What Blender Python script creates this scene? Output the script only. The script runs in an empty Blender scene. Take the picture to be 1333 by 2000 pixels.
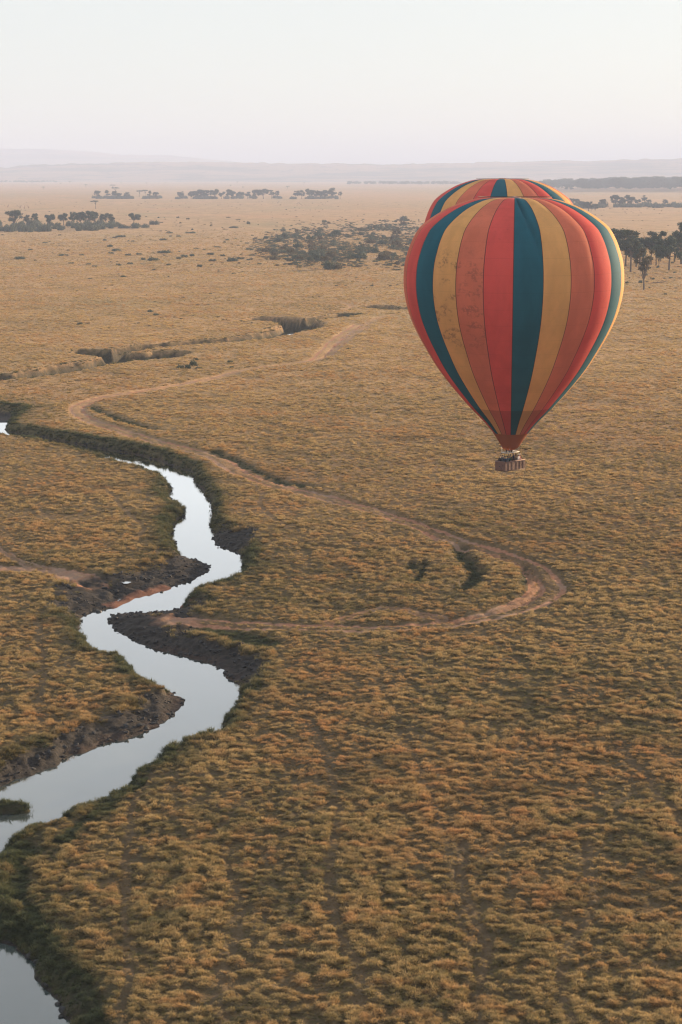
import bpy, bmesh, math, random
import numpy as np
from mathutils import Vector, Matrix

S = bpy.context.scene
COL = S.collection
R = math.radians
PI = math.pi

# ------------------------------------------------------------------ camera
CAM_H = 45.0            # metres above the plain (we look out of a third balloon)
FPX = 3630.0            # focal length in photograph pixels (1333 x 2000)
PITCH = math.atan(660.0 / FPX)
cam_data = bpy.data.cameras.new('camera')
cam_data.sensor_fit = 'VERTICAL'
cam_data.sensor_height = 36.0
cam_data.lens = 36.0 * FPX / 2000.0
cam_data.clip_start = 0.5
cam_data.clip_end = 120000.0
cam = bpy.data.objects.new('camera', cam_data)
COL.objects.link(cam)
cam.location = (0, 0, CAM_H)
cam.rotation_euler = (PI / 2 - PITCH, 0, 0)
S.camera = cam

# ------------------------------------------------------------------ sky and sun
SUN_AZ = R(50.0)        # to the right of the view direction, beyond the balloons
SUN_EL = R(8.0)
world = bpy.data.worlds.new('World')
S.world = world
world.use_nodes = True
wn, wl = world.node_tree.nodes, world.node_tree.links
wn.clear()
w_out = wn.new('ShaderNodeOutputWorld')
w_bg = wn.new('ShaderNodeBackground')
w_sky = wn.new('ShaderNodeTexSky')
w_sky.sky_type = 'NISHITA'
w_sky.sun_disc = False
w_sky.sun_elevation = SUN_EL
w_sky.sun_rotation = SUN_AZ
w_sky.altitude = 1500.0
w_sky.air_density = 1.0
w_sky.dust_density = 2.5
w_sky.ozone_density = 1.0
w_veil = wn.new('ShaderNodeMix')           # thin even morning overcast over the whole sky
w_veil.data_type = 'RGBA'
w_veil.inputs['Factor'].default_value = 0.8
w_veil.inputs[7].default_value = (4.5, 4.6, 4.58, 1)
wl.new(w_sky.outputs[0], w_veil.inputs[6])
wl.new(w_veil.outputs[2], w_bg.inputs['Color'])
w_bg.inputs['Strength'].default_value = 0.075
wl.new(w_bg.outputs[0], w_out.inputs['Surface'])

sun_data = bpy.data.lights.new('sun', 'SUN')
sun_data.energy = 5.0
sun_data.angle = R(1.5)
sun_data.color = (1.0, 0.71, 0.42)
sun = bpy.data.objects.new('sun', sun_data)
COL.objects.link(sun)
sun_dir = Vector((math.cos(SUN_EL) * math.sin(SUN_AZ), math.cos(SUN_EL) * math.cos(SUN_AZ), math.sin(SUN_EL)))
sun.rotation_euler = (-sun_dir).to_track_quat('-Z', 'Y').to_euler()
sun.location = sun_dir * 400

S.view_settings.view_transform = 'Standard'
S.view_settings.look = 'None'
S.view_settings.exposure = 1.42
S.view_settings.gamma = 1.0
S.view_settings.use_curve_mapping = False
S.render.engine = 'CYCLES'
S.cycles.use_denoising = True
S.cycles.denoiser = 'OPENIMAGEDENOISE'
S.cycles.denoising_prefilter = 'ACCURATE'
S.cycles.denoising_input_passes = 'RGB_ALBEDO_NORMAL'
S.cycles.use_adaptive_sampling = True
S.cycles.adaptive_threshold = 0.012
S.cycles.filter_width = 1.25
S.cycles.max_bounces = 5
S.cycles.diffuse_bounces = 2
S.cycles.glossy_bounces = 2
S.cycles.transmission_bounces = 3
S.cycles.volume_bounces = 1
S.cycles.transparent_max_bounces = 6

# ------------------------------------------------------------------ helpers
rng = np.random.default_rng(7)
random.seed(7)
_cp, _sp = math.cos(PITCH), math.sin(PITCH)

def ray(u, v):
    cx, cy = (u - 666.5) / FPX, (v - 1000.0) / FPX
    return np.array([cx, _cp - cy * _sp, -_sp - cy * _cp])

def ground_pt(u, v, z=0.0):
    d = ray(u, v)
    t = (CAM_H - z) / -d[2]
    return np.array([d[0] * t, d[1] * t])

def depth_pt(u, v, D):
    d = ray(u, v)
    t = D / d[1]
    return np.array([d[0] * t, D, CAM_H + d[2] * t])

def px_per_m(D):
    return FPX / math.hypot(D, CAM_H)

def vnoise(x, y, seed=0):
    xi, yi = np.floor(x), np.floor(y)
    fx, fy = x - xi, y - yi
    fx = fx * fx * fx * (fx * (fx * 6 - 15) + 10)
    fy = fy * fy * fy * (fy * (fy * 6 - 15) + 10)
    xi, yi = xi.astype(np.int64), yi.astype(np.int64)
    def h(a, b):
        n = (a * 374761393 + b * 668265263 + seed * 1442695041) & 0x7fffffff
        n = ((n ^ (n >> 13)) * 1274126177) & 0x7fffffff
        n = n ^ (n >> 16)
        return (n & 0xffff) / 65535.0
    a, b, c, d = h(xi, yi), h(xi + 1, yi), h(xi, yi + 1), h(xi + 1, yi + 1)
    return (a + (b - a) * fx) * (1 - fy) + (c + (d - c) * fx) * fy

def fbm(x, y, octaves=3, seed=0):
    s, amp, tot = 0, 1.0, 0
    for o in range(octaves):
        s = s + amp * vnoise(x * 2 ** o + 17.3 * o, y * 2 ** o - 9.1 * o, seed + o * 31)
        tot += amp
        amp *= 0.5
    return s / tot

def sstep(a, b, x):
    t = np.clip((x - a) / (b - a), 0, 1)
    return t * t * (3 - 2 * t)

def poly_dist(P, pts, closed, params=None):
    """distance of points P to a polyline, plus parameters interpolated at the nearest spot"""
    n = len(pts)
    best = np.full(len(P), 1e9)
    par = np.zeros((len(P), params.shape[1])) if params is not None else None
    for i in range(n if closed else n - 1):
        a, b = pts[i], pts[(i + 1) % n]
        ab = b - a
        L2 = max(ab @ ab, 1e-9)
        t = np.clip(((P[:, 0] - a[0]) * ab[0] + (P[:, 1] - a[1]) * ab[1]) / L2, 0, 1)
        dx = P[:, 0] - a[0] - t * ab[0]
        dy = P[:, 1] - a[1] - t * ab[1]
        d = dx * dx + dy * dy
        m = d < best
        best[m] = d[m]
        if par is not None:
            par[m] = params[i] + t[m, None] * (params[(i + 1) % n] - params[i])
    return np.sqrt(best), par

def inside(P, pts):
    r = np.zeros(len(P), bool)
    n = len(pts)
    for i in range(n):
        a, b = pts[i], pts[(i + 1) % n]
        c = (a[1] > P[:, 1]) != (b[1] > P[:, 1])
        if b[1] != a[1]:
            r ^= c & (P[:, 0] < (b[0] - a[0]) * (P[:, 1] - a[1]) / (b[1] - a[1]) + a[0])
    return r

def smooth_line(pts, k=4):
    """Catmull-Rom through the points (any number of columns)"""
    pts = np.asarray(pts, float)
    ext = np.vstack([2 * pts[0] - pts[1], pts, 2 * pts[-1] - pts[-2]])
    out = []
    for i in range(1, len(ext) - 2):
        p0, p1, p2, p3 = ext[i - 1], ext[i], ext[i + 1], ext[i + 2]
        for j in range(k):
            t = j / k
            out.append(0.5 * (2 * p1 + (p2 - p0) * t + (2 * p0 - 5 * p1 + 4 * p2 - p3) * t * t + (3 * p1 - p0 - 3 * p2 + p3) * t ** 3))
    out.append(pts[-1])
    return np.array(out)

def np_mesh(name, verts, faces, smooth=False):
    """faces: (n,3) or (n,4) array"""
    verts = np.asarray(verts, np.float32)
    faces = np.asarray(faces, np.int32)
    me = bpy.data.meshes.new(name)
    k = faces.shape[1]
    me.vertices.add(len(verts))
    me.vertices.foreach_set('co', verts.ravel())
    me.loops.add(faces.size)
    me.loops.foreach_set('vertex_index', faces.ravel())
    me.polygons.add(len(faces))
    me.polygons.foreach_set('loop_start', np.arange(0, faces.size, k, dtype=np.int32))
    me.polygons.foreach_set('use_smooth', np.full(len(faces), smooth))
    me.update(calc_edges=True)
    me.validate()
    return me

def attr(me, name, values, typ='FLOAT', domain='POINT'):
    a = me.attributes.new(name, typ, domain)
    key = {'FLOAT': 'value', 'INT': 'value', 'FLOAT_VECTOR': 'vector'}[typ]
    a.data.foreach_set(key, np.asarray(values, np.int32 if typ == 'INT' else np.float32).ravel())

def obj(name, me, mat=None, parent=None, loc=None, rot=None):
    o = bpy.data.objects.new(name, me)
    COL.objects.link(o)
    if mat is not None and me is not None and not me.materials:
        me.materials.append(mat)
    if parent is not None:
        o.parent = parent
    if loc is not None:
        o.location = loc
    if rot is not None:
        o.rotation_euler = rot
    return o

def tag(o, label=None, cat=None, group=None, kind=None):
    if label: o['label'] = label
    if cat: o['category'] = cat
    if group: o['group'] = group
    if kind: o['kind'] = kind
    return o

def bm_obj(name, bm, mat, parent=None, smooth=False):
    me = bpy.data.meshes.new(name)
    if smooth:
        for f in bm.faces:
            f.smooth = True
    bm.to_mesh(me)
    bm.free()
    return obj(name, me, mat, parent)

def add_tube(bm, pts, radii, seg=6, cap=True):
    pts = [Vector(p) for p in pts]
    rings = []
    for i, p in enumerate(pts):
        d = (pts[min(i + 1, len(pts) - 1)] - pts[max(i - 1, 0)])
        d = d.normalized() if d.length > 1e-9 else Vector((0, 0, 1))
        a = d.orthogonal().normalized() if i == 0 else (a - d * a.dot(d)).normalized()
        b = d.cross(a)
        r = radii[i] if isinstance(radii, (list, tuple)) else radii
        rings.append([bm.verts.new(p + (a * math.cos(2 * PI * k / seg) + b * math.sin(2 * PI * k / seg)) * r) for k in range(seg)])
    for i in range(len(rings) - 1):
        for k in range(seg):
            bm.faces.new((rings[i][k], rings[i][(k + 1) % seg], rings[i + 1][(k + 1) % seg], rings[i + 1][k]))
    if cap:
        bm.faces.new(list(reversed(rings[0])))
        bm.faces.new(rings[-1])

def add_box(bm, c, s, rz=0.0, bevel=0.0):
    r = bmesh.ops.create_cube(bm, size=1.0)
    M = Matrix.Translation(c) @ Matrix.Rotation(rz, 4, 'Z') @ Matrix.Diagonal((*s, 1))
    bmesh.ops.transform(bm, matrix=M, verts=r['verts'])
    if bevel:
        es = list({e for v in r['verts'] for e in v.link_edges})
        bmesh.ops.bevel(bm, geom=es, offset=bevel, segments=2, affect='EDGES', profile=0.6)

# ------------------------------------------------------------------ material helpers
class NT:
    """tiny wrapper that keeps node code short"""
    def __init__(self, name, rough=0.8, spec=0.3):
        self.m = bpy.data.materials.new(name)
        self.m.use_nodes = True
        self.n, self.l = self.m.node_tree.nodes, self.m.node_tree.links
        self.b = self.n['Principled BSDF']
        self.out = self.n['Material Output']
        self.b.inputs['Roughness'].default_value = rough
        self.b.inputs['Specular IOR Level'].default_value = spec
    def set(self, sock, val):
        if hasattr(val, 'is_linked') or isinstance(val, bpy.types.NodeSocket):
            self.l.new(val, sock)
        elif isinstance(val, (tuple, list)) and len(val) == 3 and sock.type == 'RGBA':
            sock.default_value = (*val, 1)
        else:
            sock.default_value = val
        return sock
    def math(self, op, a, b=0.0, c=None, clamp=False):
        n = self.n.new('ShaderNodeMath'); n.operation = op; n.use_clamp = clamp
        self.set(n.inputs[0], a); self.set(n.inputs[1], b)
        if c is not None: self.set(n.inputs[2], c)
        return n.outputs[0]
    def mix(self, f, a, b, blend='MIX'):
        n = self.n.new('ShaderNodeMix'); n.data_type = 'RGBA'; n.blend_type = blend
        self.set(n.inputs[0], f); self.set(n.inputs[6], a); self.set(n.inputs[7], b)
        return n.outputs[2]
    def attr(self, name, typ='GEOMETRY'):
        n = self.n.new('ShaderNodeAttribute'); n.attribute_name = name; n.attribute_type = typ
        return n.outputs['Fac']
    def coord(self, which='Object', scale=(1, 1, 1), off=(0, 0, 0)):
        if which == 'World':
            c = self.n.new('ShaderNodeNewGeometry').outputs['Position']
        else:
            c = self.n.new('ShaderNodeTexCoord').outputs[which]
        n = self.n.new('ShaderNodeMapping')
        n.inputs['Scale'].default_value = scale
        n.inputs['Location'].default_value = off
        self.l.new(c, n.inputs[0])
        return n.outputs[0]
    def noise(self, vec, scale, detail=4, rough=0.55, dist=0.0):
        n = self.n.new('ShaderNodeTexNoise')
        n.inputs['Scale'].default_value = scale
        n.inputs['Detail'].default_value = detail
        n.inputs['Roughness'].default_value = rough
        n.inputs['Distortion'].default_value = dist
        self.l.new(vec, n.inputs['Vector'])
        return n.outputs['Fac']
    def ramp(self, f, lo, hi, a=0.0, b=1.0):
        n = self.n.new('ShaderNodeMapRange'); n.interpolation_type = 'SMOOTHSTEP'
        self.set(n.inputs[0], f); self.set(n.inputs[1], lo); self.set(n.inputs[2], hi)
        n.inputs[3].default_value = a; n.inputs[4].default_value = b
        return n.outputs[0]
    def bump(self, h, dist, strength=1.0):
        n = self.n.new('ShaderNodeBump')
        n.inputs['Distance'].default_value = dist
        n.inputs['Strength'].default_value = strength
        self.l.new(h, n.inputs['Height'])
        self.l.new(n.outputs[0], self.b.inputs['Normal'])
    def color(self, c):
        self.set(self.b.inputs['Base Color'], c)
        return self.m

def plain(name, col, rough=0.7, spec=0.3, var=0.15, scale=6.0, metal=0.0):
    t = NT(name, rough, spec)
    n = t.noise(t.coord('Object'), scale, 5)
    t.b.inputs['Metallic'].default_value = metal
    k = t.ramp(n, 0.3, 0.7)
    return t.color(t.mix(k, tuple(c * (1 - var) for c in col), tuple(min(1, c * (1 + var)) for c in col)))

def translucent_mix(t, colsock, amount, out=None):
    """principled + translucent: thin cloth, grass and leaves let some light through"""
    tr = t.n.new('ShaderNodeBsdfTranslucent')
    t.set(tr.inputs['Color'], colsock)
    mx = t.n.new('ShaderNodeMixShader')
    mx.inputs[0].default_value = amount
    t.l.new(t.b.outputs[0], mx.inputs[1])
    t.l.new(tr.outputs[0], mx.inputs[2])
    t.l.new(mx.outputs[0], t.out.inputs['Surface'])

# ------------------------------------------------------------------ the river, gullies and tracks on the plan
ZW = -1.25      # water level
# photograph pixel, height of what is seen there, bank width in metres, muddiness
LEFT = [(-140, 828, 0.0, 1.2, 0), (-60, 838, 0.0, 1.2, 0), (0, 846, 0.1, 1.2, 0), (50, 850, 0.1, 1.2, 0), (110, 863, 0.1, 1.2, 0),
        (165, 877, 0.2, 1.2, 0), (214, 891, 0.25, 1.1, 0), (250, 903, 0.15, 1.1, 0), (275, 909, 0.0, 1.2, 0), (308, 922, -0.2, 1.3, 0),
        (329, 934, -0.4, 1.5, 0), (334, 951, -0.8, 1.8, 0), (331, 968, -0.9, 2, 0), (338, 981, -0.9, 2, 0), (360, 990, -0.9, 2.2, 0),
        (358, 1004, -0.9, 2, 0), (342, 1014, -0.9, 1.8, 0), (335, 1040, -0.8, 1.6, 0), (342, 1066, -0.8, 1.6, 0), (353, 1082, -0.9, 2, .2),
        (356, 1092, ZW, 5, 1), (382, 1094, ZW, 6, 1), (409, 1103, ZW, 7, 1), (406, 1114, ZW, 7, 1), (387, 1128, ZW, 7, 1),
        (351, 1142, ZW, 7.5, 1), (315, 1158, ZW, 8, 1), (270, 1167, ZW, 8, 1), (252, 1176, ZW, 8, 1), (220, 1188, ZW, 7, 1),
        (193, 1194, ZW, 6, 1), (170, 1201, ZW, 4.5, 1), (147, 1213, -0.6, 1.2, 0), (162, 1229, -0.1, 1.0, 0), (172, 1246, 0.1, 1.0, 0),
        (193, 1261, 0.1, 1.0, 0), (234, 1267, 0.1, 1.0, 0), (260, 1283, 0.1, 1.0, 0), (266, 1304, 0.1, 1.0, 0), (292, 1319, 0.1, 1, 0),
        (322, 1339, -0.3, 1.2, .1), (329, 1351, ZW, 3.4, 1), (357, 1369, ZW, 4.4, 1), (355, 1382, ZW, 4.2, 1), (336, 1401, ZW, 4, 1), (302, 1422, ZW, 3.6, 1),
        (252, 1441, ZW, 3.2, 1), (210, 1451, ZW, 3, 1), (168, 1468, ZW, 3, 1), (122, 1487, ZW, 2.6, 1), (76, 1506, ZW, 3, 1),
        (34, 1521, ZW, 2.6, 1), (0, 1536, ZW, 2.4, 1), (-90, 1575, ZW, 2, .5), (-210, 1660, ZW, 1.5, 0), (-270, 1760, ZW, 1.5, 0),
        (-240, 1880, ZW, 1.5, 0), (-190, 2010, ZW, 1.5, 0), (-190, 2260, ZW, 1.5, 0)]
RIGHT = [(-140, 790, ZW, 3, 0), (-60, 800, ZW, 3.5, 0), (0, 804, ZW, 4, .2), (25, 809, ZW, 3, 0), (19, 826, ZW, 2, 0), (11, 841, ZW, 2, 0),
         (60, 850, ZW, 1.6, 0), (120, 861, ZW, 1.6, 0), (184, 873, ZW, 1.6, 0), (225, 881, ZW, 1.6, 0), (270, 888, ZW, 1.5, 0), (300, 896, ZW, 1.5, 0),
         (330, 906, ZW, 1.5, 0), (350, 915, ZW, 1.5, 0), (374, 920, ZW, 1.6, 0), (378, 930, ZW, 1.6, 0), (379, 942, ZW, 1.6, 0), (395, 953, ZW, 1.5, 0),
         (404, 970, ZW, 1.4, 0), (414, 986, ZW, 1.4, 0), (417, 1002, ZW, 1.3, 0), (413, 1026, ZW, 1.4, 0), (419, 1036, ZW, 2, .3), (415, 1053, ZW, 5, 1),
         (427, 1067, ZW, 5, 1), (441, 1073, ZW, 4.5, 1), (462, 1078, ZW, 3, .9), (475, 1086, ZW, 1.6, .2), (476, 1100, -0.8, 1.3, 0), (470, 1116, -0.4, 1.2, 0),
         (436, 1132, -0.2, 1.1, 0), (390, 1143, -0.2, 1.1, 0), (374, 1155, -0.5, 1.4, 0), (361, 1170, -0.9, 1.6, .1), (356, 1186, -1.1, 3, .6), (333, 1193, ZW, 8, 1),
         (292, 1196, ZW, 9, 1), (252, 1197, ZW, 9, 1), (220, 1203, ZW, 8, 1), (219, 1224, ZW, 6, 1), (243, 1242, ZW, 5, 1), (270, 1256, ZW, 5, 1),
         (315, 1272, ZW, 4.5, 1), (360, 1283, ZW, 4.2, 1), (396, 1293, ZW, 4.2, 1), (424, 1299, ZW, 4.5, 1), (450, 1327, ZW, 4, 1), (476, 1347, -0.8, 1.2, .2),
         (453, 1366, -0.1, 1, 0), (440, 1381, -0.1, 1, 0), (437, 1415, -0.1, 0.9, 0), (412, 1417, 0.1, 0.9, 0), (394, 1421, 0.1, 0.9, 0), (364, 1435, 0.1, 0.9, 0),
         (344, 1441, 0.1, 0.9, 0), (313, 1457, 0.1, 0.9, 0), (309, 1470, 0.0, 0.9, 0), (273, 1487, 0.1, 0.9, 0), (248, 1504, 0.0, 0.9, 0), (250, 1518, 0.0, 0.9, 0),
         (227, 1523, 0.1, 0.9, 0), (195, 1544, 0.1, 0.9, 0), (168, 1554, 0.0, 0.9, 0), (139, 1567, 0.0, 0.9, 0), (105, 1586, 0.0, 0.9, 0), (50, 1601, 0.0, 0.9, 0),
         (42, 1613, 0.0, 0.9, 0), (21, 1628, 0.0, 0.9, 0), (0, 1645, 0.0, 1, 0), (-36, 1690, 0.0, 1.2, 0), (-52, 1740, -0.4, 1.4, 0), (-30, 1796, ZW, 1.6, 0),
         (2, 1833, ZW, 1.7, 0), (32, 1848, ZW, 1.7, 0), (60, 1878, ZW, 1.6, 0), (70, 1915, ZW, 1.6, 0), (105, 1935, ZW, 1.6, 0),
         (118, 1962, ZW, 1.6, .2), (130, 1990, ZW, 1.6, .3), (140, 2040, ZW, 1.6, 0), (150, 2120, ZW, 1.6, 0), (150, 2260, ZW, 1.6, 0)]

def to_plan(rows):
    return np.array([[*ground_pt(u, v, z), w, m] for u, v, z, w, m in rows])
_river = np.vstack([smooth_line(to_plan(LEFT), 2), smooth_line(to_plan(RIGHT), 2)[::-1]])
RIV, RIV_PAR = _river[:, :2], _river[:, 2:]

def line_px(pts, z=0.0, k=5):
    return smooth_line(np.array([ground_pt(u, v, z) for u, v in pts]), k)

# dry gullies farther up: plan line of the channel, half width, depth
GULLIES = []
for pts, hw, dep in [
    ([(-90, 757), (0, 751), (60, 745), (110, 735), (170, 725), (230, 714), (262, 712)], 3.4, 1.9),
    ([(262, 712), (300, 712), (330, 706)], 3.6, 2.3),
    ([(175, 700), (215, 701), (240, 700), (270, 694), (320, 689), (400, 681), (470, 675), (520, 668), (560, 661)], 2.8, 2.0),
    ([(262, 712), (225, 706), (180, 701)], 3.0, 1.7),
    ([(560, 661), (585, 655), (592, 648), (575, 641), (545, 638), (522, 636)], 4.2, 2.6),
    ([(560, 640), (610, 632), (650, 628), (690, 623)], 2.2, 1.6),
    ([(735, 607), (752, 611), (775, 613)], 3.6, 1.9),
]:
    GULLIES.append((line_px(pts, -dep * 0.9, 4), hw * 1.25, dep * 1.1))

# tracks: pixels, half gauge, baldness of the strip between the ruts
TRACKS = []
for pts, g, c, wgt in [
    ([(700, 634), (685, 645), (660, 661), (636, 684), (615, 702), (560, 711), (480, 722), (420, 736), (350, 749), (270, 763), (205, 773), (163, 787), (150, 798), (165, 813), (220, 834),
      (290, 858), (370, 879), (424, 893), (480, 923), (560, 948), (640, 968), (720, 991), (800, 1019), (870, 1048), (940, 1069), (1010, 1092), (1050, 1112), (1078, 1140), (1068, 1162), (1030, 1181), (960, 1199), (880, 1213), (780, 1223), (690, 1225), (600, 1224), (510, 1221), (430, 1214), (350, 1204)], 1.12, 0.1, 1.0),
    ([(940, 1069), (1000, 1094), (1036, 1118), (1046, 1142), (1030, 1165), (960, 1192), (880, 1209)], 0.6, 0.7, 0.9),
    ([(720, 638), (690, 655), (655, 682), (640, 695), (610, 703)], 0.8, 0.3, 0.8),
    ([(712, 636), (745, 620), (800, 612), (900, 604)], 0.7, 0.2, 0.6),
    ([(640, 610), (680, 602), (686, 596), (660, 590), (560, 588), (420, 580)], 0.7, 0.3, 0.55),
    ([(640, 610), (560, 617), (480, 622), (400, 633), (300, 650), (200, 668), (100, 682), (-60, 700)], 0.5, 0.3, 0.5),
    ([(-120, 1102), (-40, 1106), (30, 1107), (100, 1110), (160, 1124), (215, 1150)], 1.1, 0.9, 1.0),
    ([(-60, 1030), (0, 1070), (30, 1092), (90, 1106)], 0.5, 0.6, 0.8),
    ([(880, 1209), (820, 1196), (760, 1186), (690, 1200), (640, 1214)], 0.6, 0.6, 0.6),
    ([(516, 955), (508, 985), (530, 1010), (570, 1035)], 0.25, 1.0, 0.75),
    ([(200, 955), (235, 985), (280, 1030), (262, 1052)], 0.25, 1.0, 0.8),
    ([(70, 985), (100, 1010)], 0.25, 1.0, 0.6),
    ([(1020, 1165), (1120, 1168), (1230, 1165), (1400, 1161)], 0.25, 1.0, 0.5),
    ([(0, 566), (100, 569), (200, 573), (275, 574)], 0.5, 1.0, 0.6),
    ([(520, 527), (590, 525), (660, 529), (740, 530)], 0.5, 1.0, 0.6),
    ([(1205, 660), (1260, 657), (1300, 660)], 0.5, 0.6, 0.5),
    ([(245, 2060), (250, 1850), (246, 1700), (262, 1560), (300, 1500)], 0.22, 1.0, 0.55),
    ([(960, 2060), (900, 1800), (860, 1600), (800, 1450), (740, 1330)], 0.22, 1.0, 0.35),
    ([(75, 1400), (85, 1300), (75, 1210)], 0.25, 1.0, 0.5),
    ([(1210, 1455), (1260, 1510), (1300, 1560), (1360, 1640)], 0.28, 1.0, 0.6),
    ([(930, 1940), (945, 1840), (900, 1720), (905, 1640)], 0.3, 1.0, 0.6),
    ([(700, 1960), (690, 1860), (640, 1720), (660, 1600), (640, 1480), (600, 1400)], 0.28, 1.0, 0.5),
    ([(1130, 2050), (1100, 1880), (1160, 1760), (1150, 1640)], 0.26, 1.0, 0.5),
    ([(450, 2030), (430, 1900), (470, 1780), (430, 1650)], 0.26, 1.0, 0.45),
]:
    TRACKS.append((line_px(pts, 0, 5), g, c, wgt))

# hollows coloured dark green: pixel centre line, half width, depth
HOLLOWS = [(line_px(p, -0.3, 4), w, d) for p, w, d in [
    ([(893, 1070), (905, 1090), (925, 1112), (932, 1128), (915, 1146), (895, 1158)], 1.2, 0.75),
    ([(806, 1106), (809, 1122)], 0.7, 0.6), ([(830, 1104), (828, 1122), (806, 1146)], 0.5, 0.5), ([(842, 1056), (848, 1064)], 0.5, 0.4),
    ([(180, 795), (200, 806), (240, 822), (300, 842)], 1.2, 0.5),
    ([(420, 884), (470, 906), (540, 935), (620, 953)], 0.9, 0.4),  # ditch along the track, its shadow painted by the dark green
    ([(1020, 1108), (1027, 1135), (1010, 1150)], 0.5, 0.4),
    ([(380, 1228), (440, 1240), (520, 1262)], 1.6, 0.35),
    ([(50, 1650), (30, 1730), (80, 1810), (140, 1890), (180, 1970), (200, 2060)], 0.9, 0.25),
    ([(280, 1520), (200, 1580), (130, 1640)], 0.9, 0.2),
]]
FORD = [np.array(ground_pt(350, 1208)), np.array(ground_pt(275, 1205)), np.array(ground_pt(200, 1150)), np.array(ground_pt(120, 1118))]

def plan_fields(P):
    """everything the ground, the grass and the clods need to know about points of the plan"""
    x, y = P[:, 0], P[:, 1]
    n = len(P)
    F = {k: np.zeros(n) for k in ('z', 'mud', 'green', 'dirt')}
    F['riv'] = np.full(n, 99.0); F['bankw'] = np.full(n, 1.0); F['trk'] = np.full(n, 99.0); F['trkc'] = np.zeros(n); F['trkw'] = np.zeros(n); F['trkg'] = np.ones(n)
    F['gul'] = np.full(n, 99.0)
    # the plain itself
    near = sstep(800, 280, y) * sstep(-30, 40, y)
    z = (fbm(x / 45, y / 45, 2, 3) - 0.5) * 0.7 * sstep(60, 140, y) + (fbm(x / 9, y / 9, 2, 5) - 0.5) * 0.35
    lump = fbm(x / 0.52, y / 0.56, 2, 11)
    lump2 = fbm(x / 2.2 + 3, y / 2.2, 2, 23)
    F['lump'] = np.clip(0.74 * lump + 0.26 * lump2, 0, 1)
    z = z + near * (sstep(0.32, 0.68, F['lump']) - 0.5) * 0.22
    # river
    m = (y > 60) & (y < 520) & (x > -110) & (x < 60)
    Q = P[m]
    if len(Q):
        wob = np.stack([(fbm(Q[:, 0] / 1.3, Q[:, 1] / 1.3, 2, 41) - .5), (fbm(Q[:, 0] / 1.3, Q[:, 1] / 1.3, 2, 57) - .5)], 1) * 0.9
        d, par = poly_dist(Q + wob, RIV, True, RIV_PAR)
        ins = inside(Q + wob, RIV)
        d = np.where(ins, -d, d)
        bw, mud = par[:, 0], par[:, 1]
        zq = z[m]
        s = np.clip(d / bw, 0, 1)
        prof = np.where(mud > 0.5, s ** 0.85, sstep(-0.25, 1, s) * (1 - .12) / 0.9 + 0.0)
        prof = np.clip(prof, 0, 1)
        clod = (fbm(Q[:, 0] / 0.7, Q[:, 1] / 0.7, 2, 77) - 0.5) * 0.55 * np.clip(mud, 0, 1) * np.clip(d / 0.8, 0, 1) * np.clip((bw * 1.3 - d) / bw, 0, 1)
        zr = ZW + (zq - ZW) * prof + clod
        zr = np.where(d < 0, ZW + np.maximum(d * 0.5, -1.1), zr)
        z[m] = zr
        F['riv'][m] = d; F['bankw'][m] = bw
        edge = (fbm(Q[:, 0] / 2.2, Q[:, 1] / 2.2, 3, 91) - 0.5) * 1.1
        F['mud'][m] = np.clip(mud, 0, 1) * sstep(1.12, 0.72, d / bw + edge * 0.9)
        F['mud'][m] = np.maximum(F['mud'][m], (d < 0.12) * 1.0)
        F['green'][m] = np.maximum(np.exp(-np.maximum(d - bw, 0) / 1.1) * (0.9 - 0.55 * mud), 0)
        # little grass island
        isl = ground_pt(22, 1575, -0.9)
        q = np.hypot((Q[:, 0] - isl[0] + 0.6) / 2.3, (Q[:, 1] - isl[1]) / 0.85)
        k = sstep(1.15, 0.6, q)
        z[m] = np.maximum(z[m], ZW - 0.5 + 1.05 * k)
        on = (q < 1.02)
        F['riv'][m] = np.where(on, 0.6, F['riv'][m]); F['mud'][m] = np.where(on, 0, F['mud'][m]); F['green'][m] = np.where(on, 0.9, F['green'][m])
        F['bankw'][m] = np.where(on, 0.5, F['bankw'][m])
    # gullies
    m = (y > 380) & (y < 900) & (x > -180) & (x < 80)
    Q = P[m]
    if len(Q):
        wob = np.stack([(fbm(Q[:, 0] / 3, Q[:, 1] / 5, 2, 141) - .5), (fbm(Q[:, 0] / 3, Q[:, 1] / 3, 2, 157) - .5)], 1) * 2.0
        zg, gg = z[m], np.full(len(Q), 99.0)
        for pts, hw, dep in GULLIES:
            d, _ = poly_dist(Q + wob, pts, False)
            zg = np.minimum(zg, -dep * 1.5 + (dep * 1.5 + z[m]) * sstep(hw * 0.85, hw * 1.3, d))
            gg = np.minimum(gg, d - hw)
        z[m] = zg
        F['gul'][m] = gg
        F['mud'][m] = np.maximum(F['mud'][m], 0.75 * sstep(1.5, 0.3, gg + (fbm(Q[:, 0] / 1.5, Q[:, 1] / 1.5, 2, 171) - .5) * 1.6))  # gully walls painted in the dark mud colour for their shade
        F['green'][m] = np.maximum(F['green'][m], sstep(1.6, 0.2, gg) * 1.0)
    # hollows
    m = (y > 80) & (y < 520)
    Q = P[m]
    if len(Q):
        for pts, hw, dep in HOLLOWS:
            lo, hi = pts.min(0) - 6, pts.max(0) + 6
            mm = m & (x > lo[0]) & (x < hi[0]) & (y > lo[1]) & (y < hi[1])
            if mm.any():
                d, _ = poly_dist(P[mm] + ((fbm(x[mm] / 2, y[mm] / 2, 2, 201) - .5) * 1.4)[:, None], pts, False)
                k = sstep(hw * 1.4, hw * 0.5, d)
                z[mm] -= dep * k
                F['green'][mm] = np.maximum(F['green'][mm], k)
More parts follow.
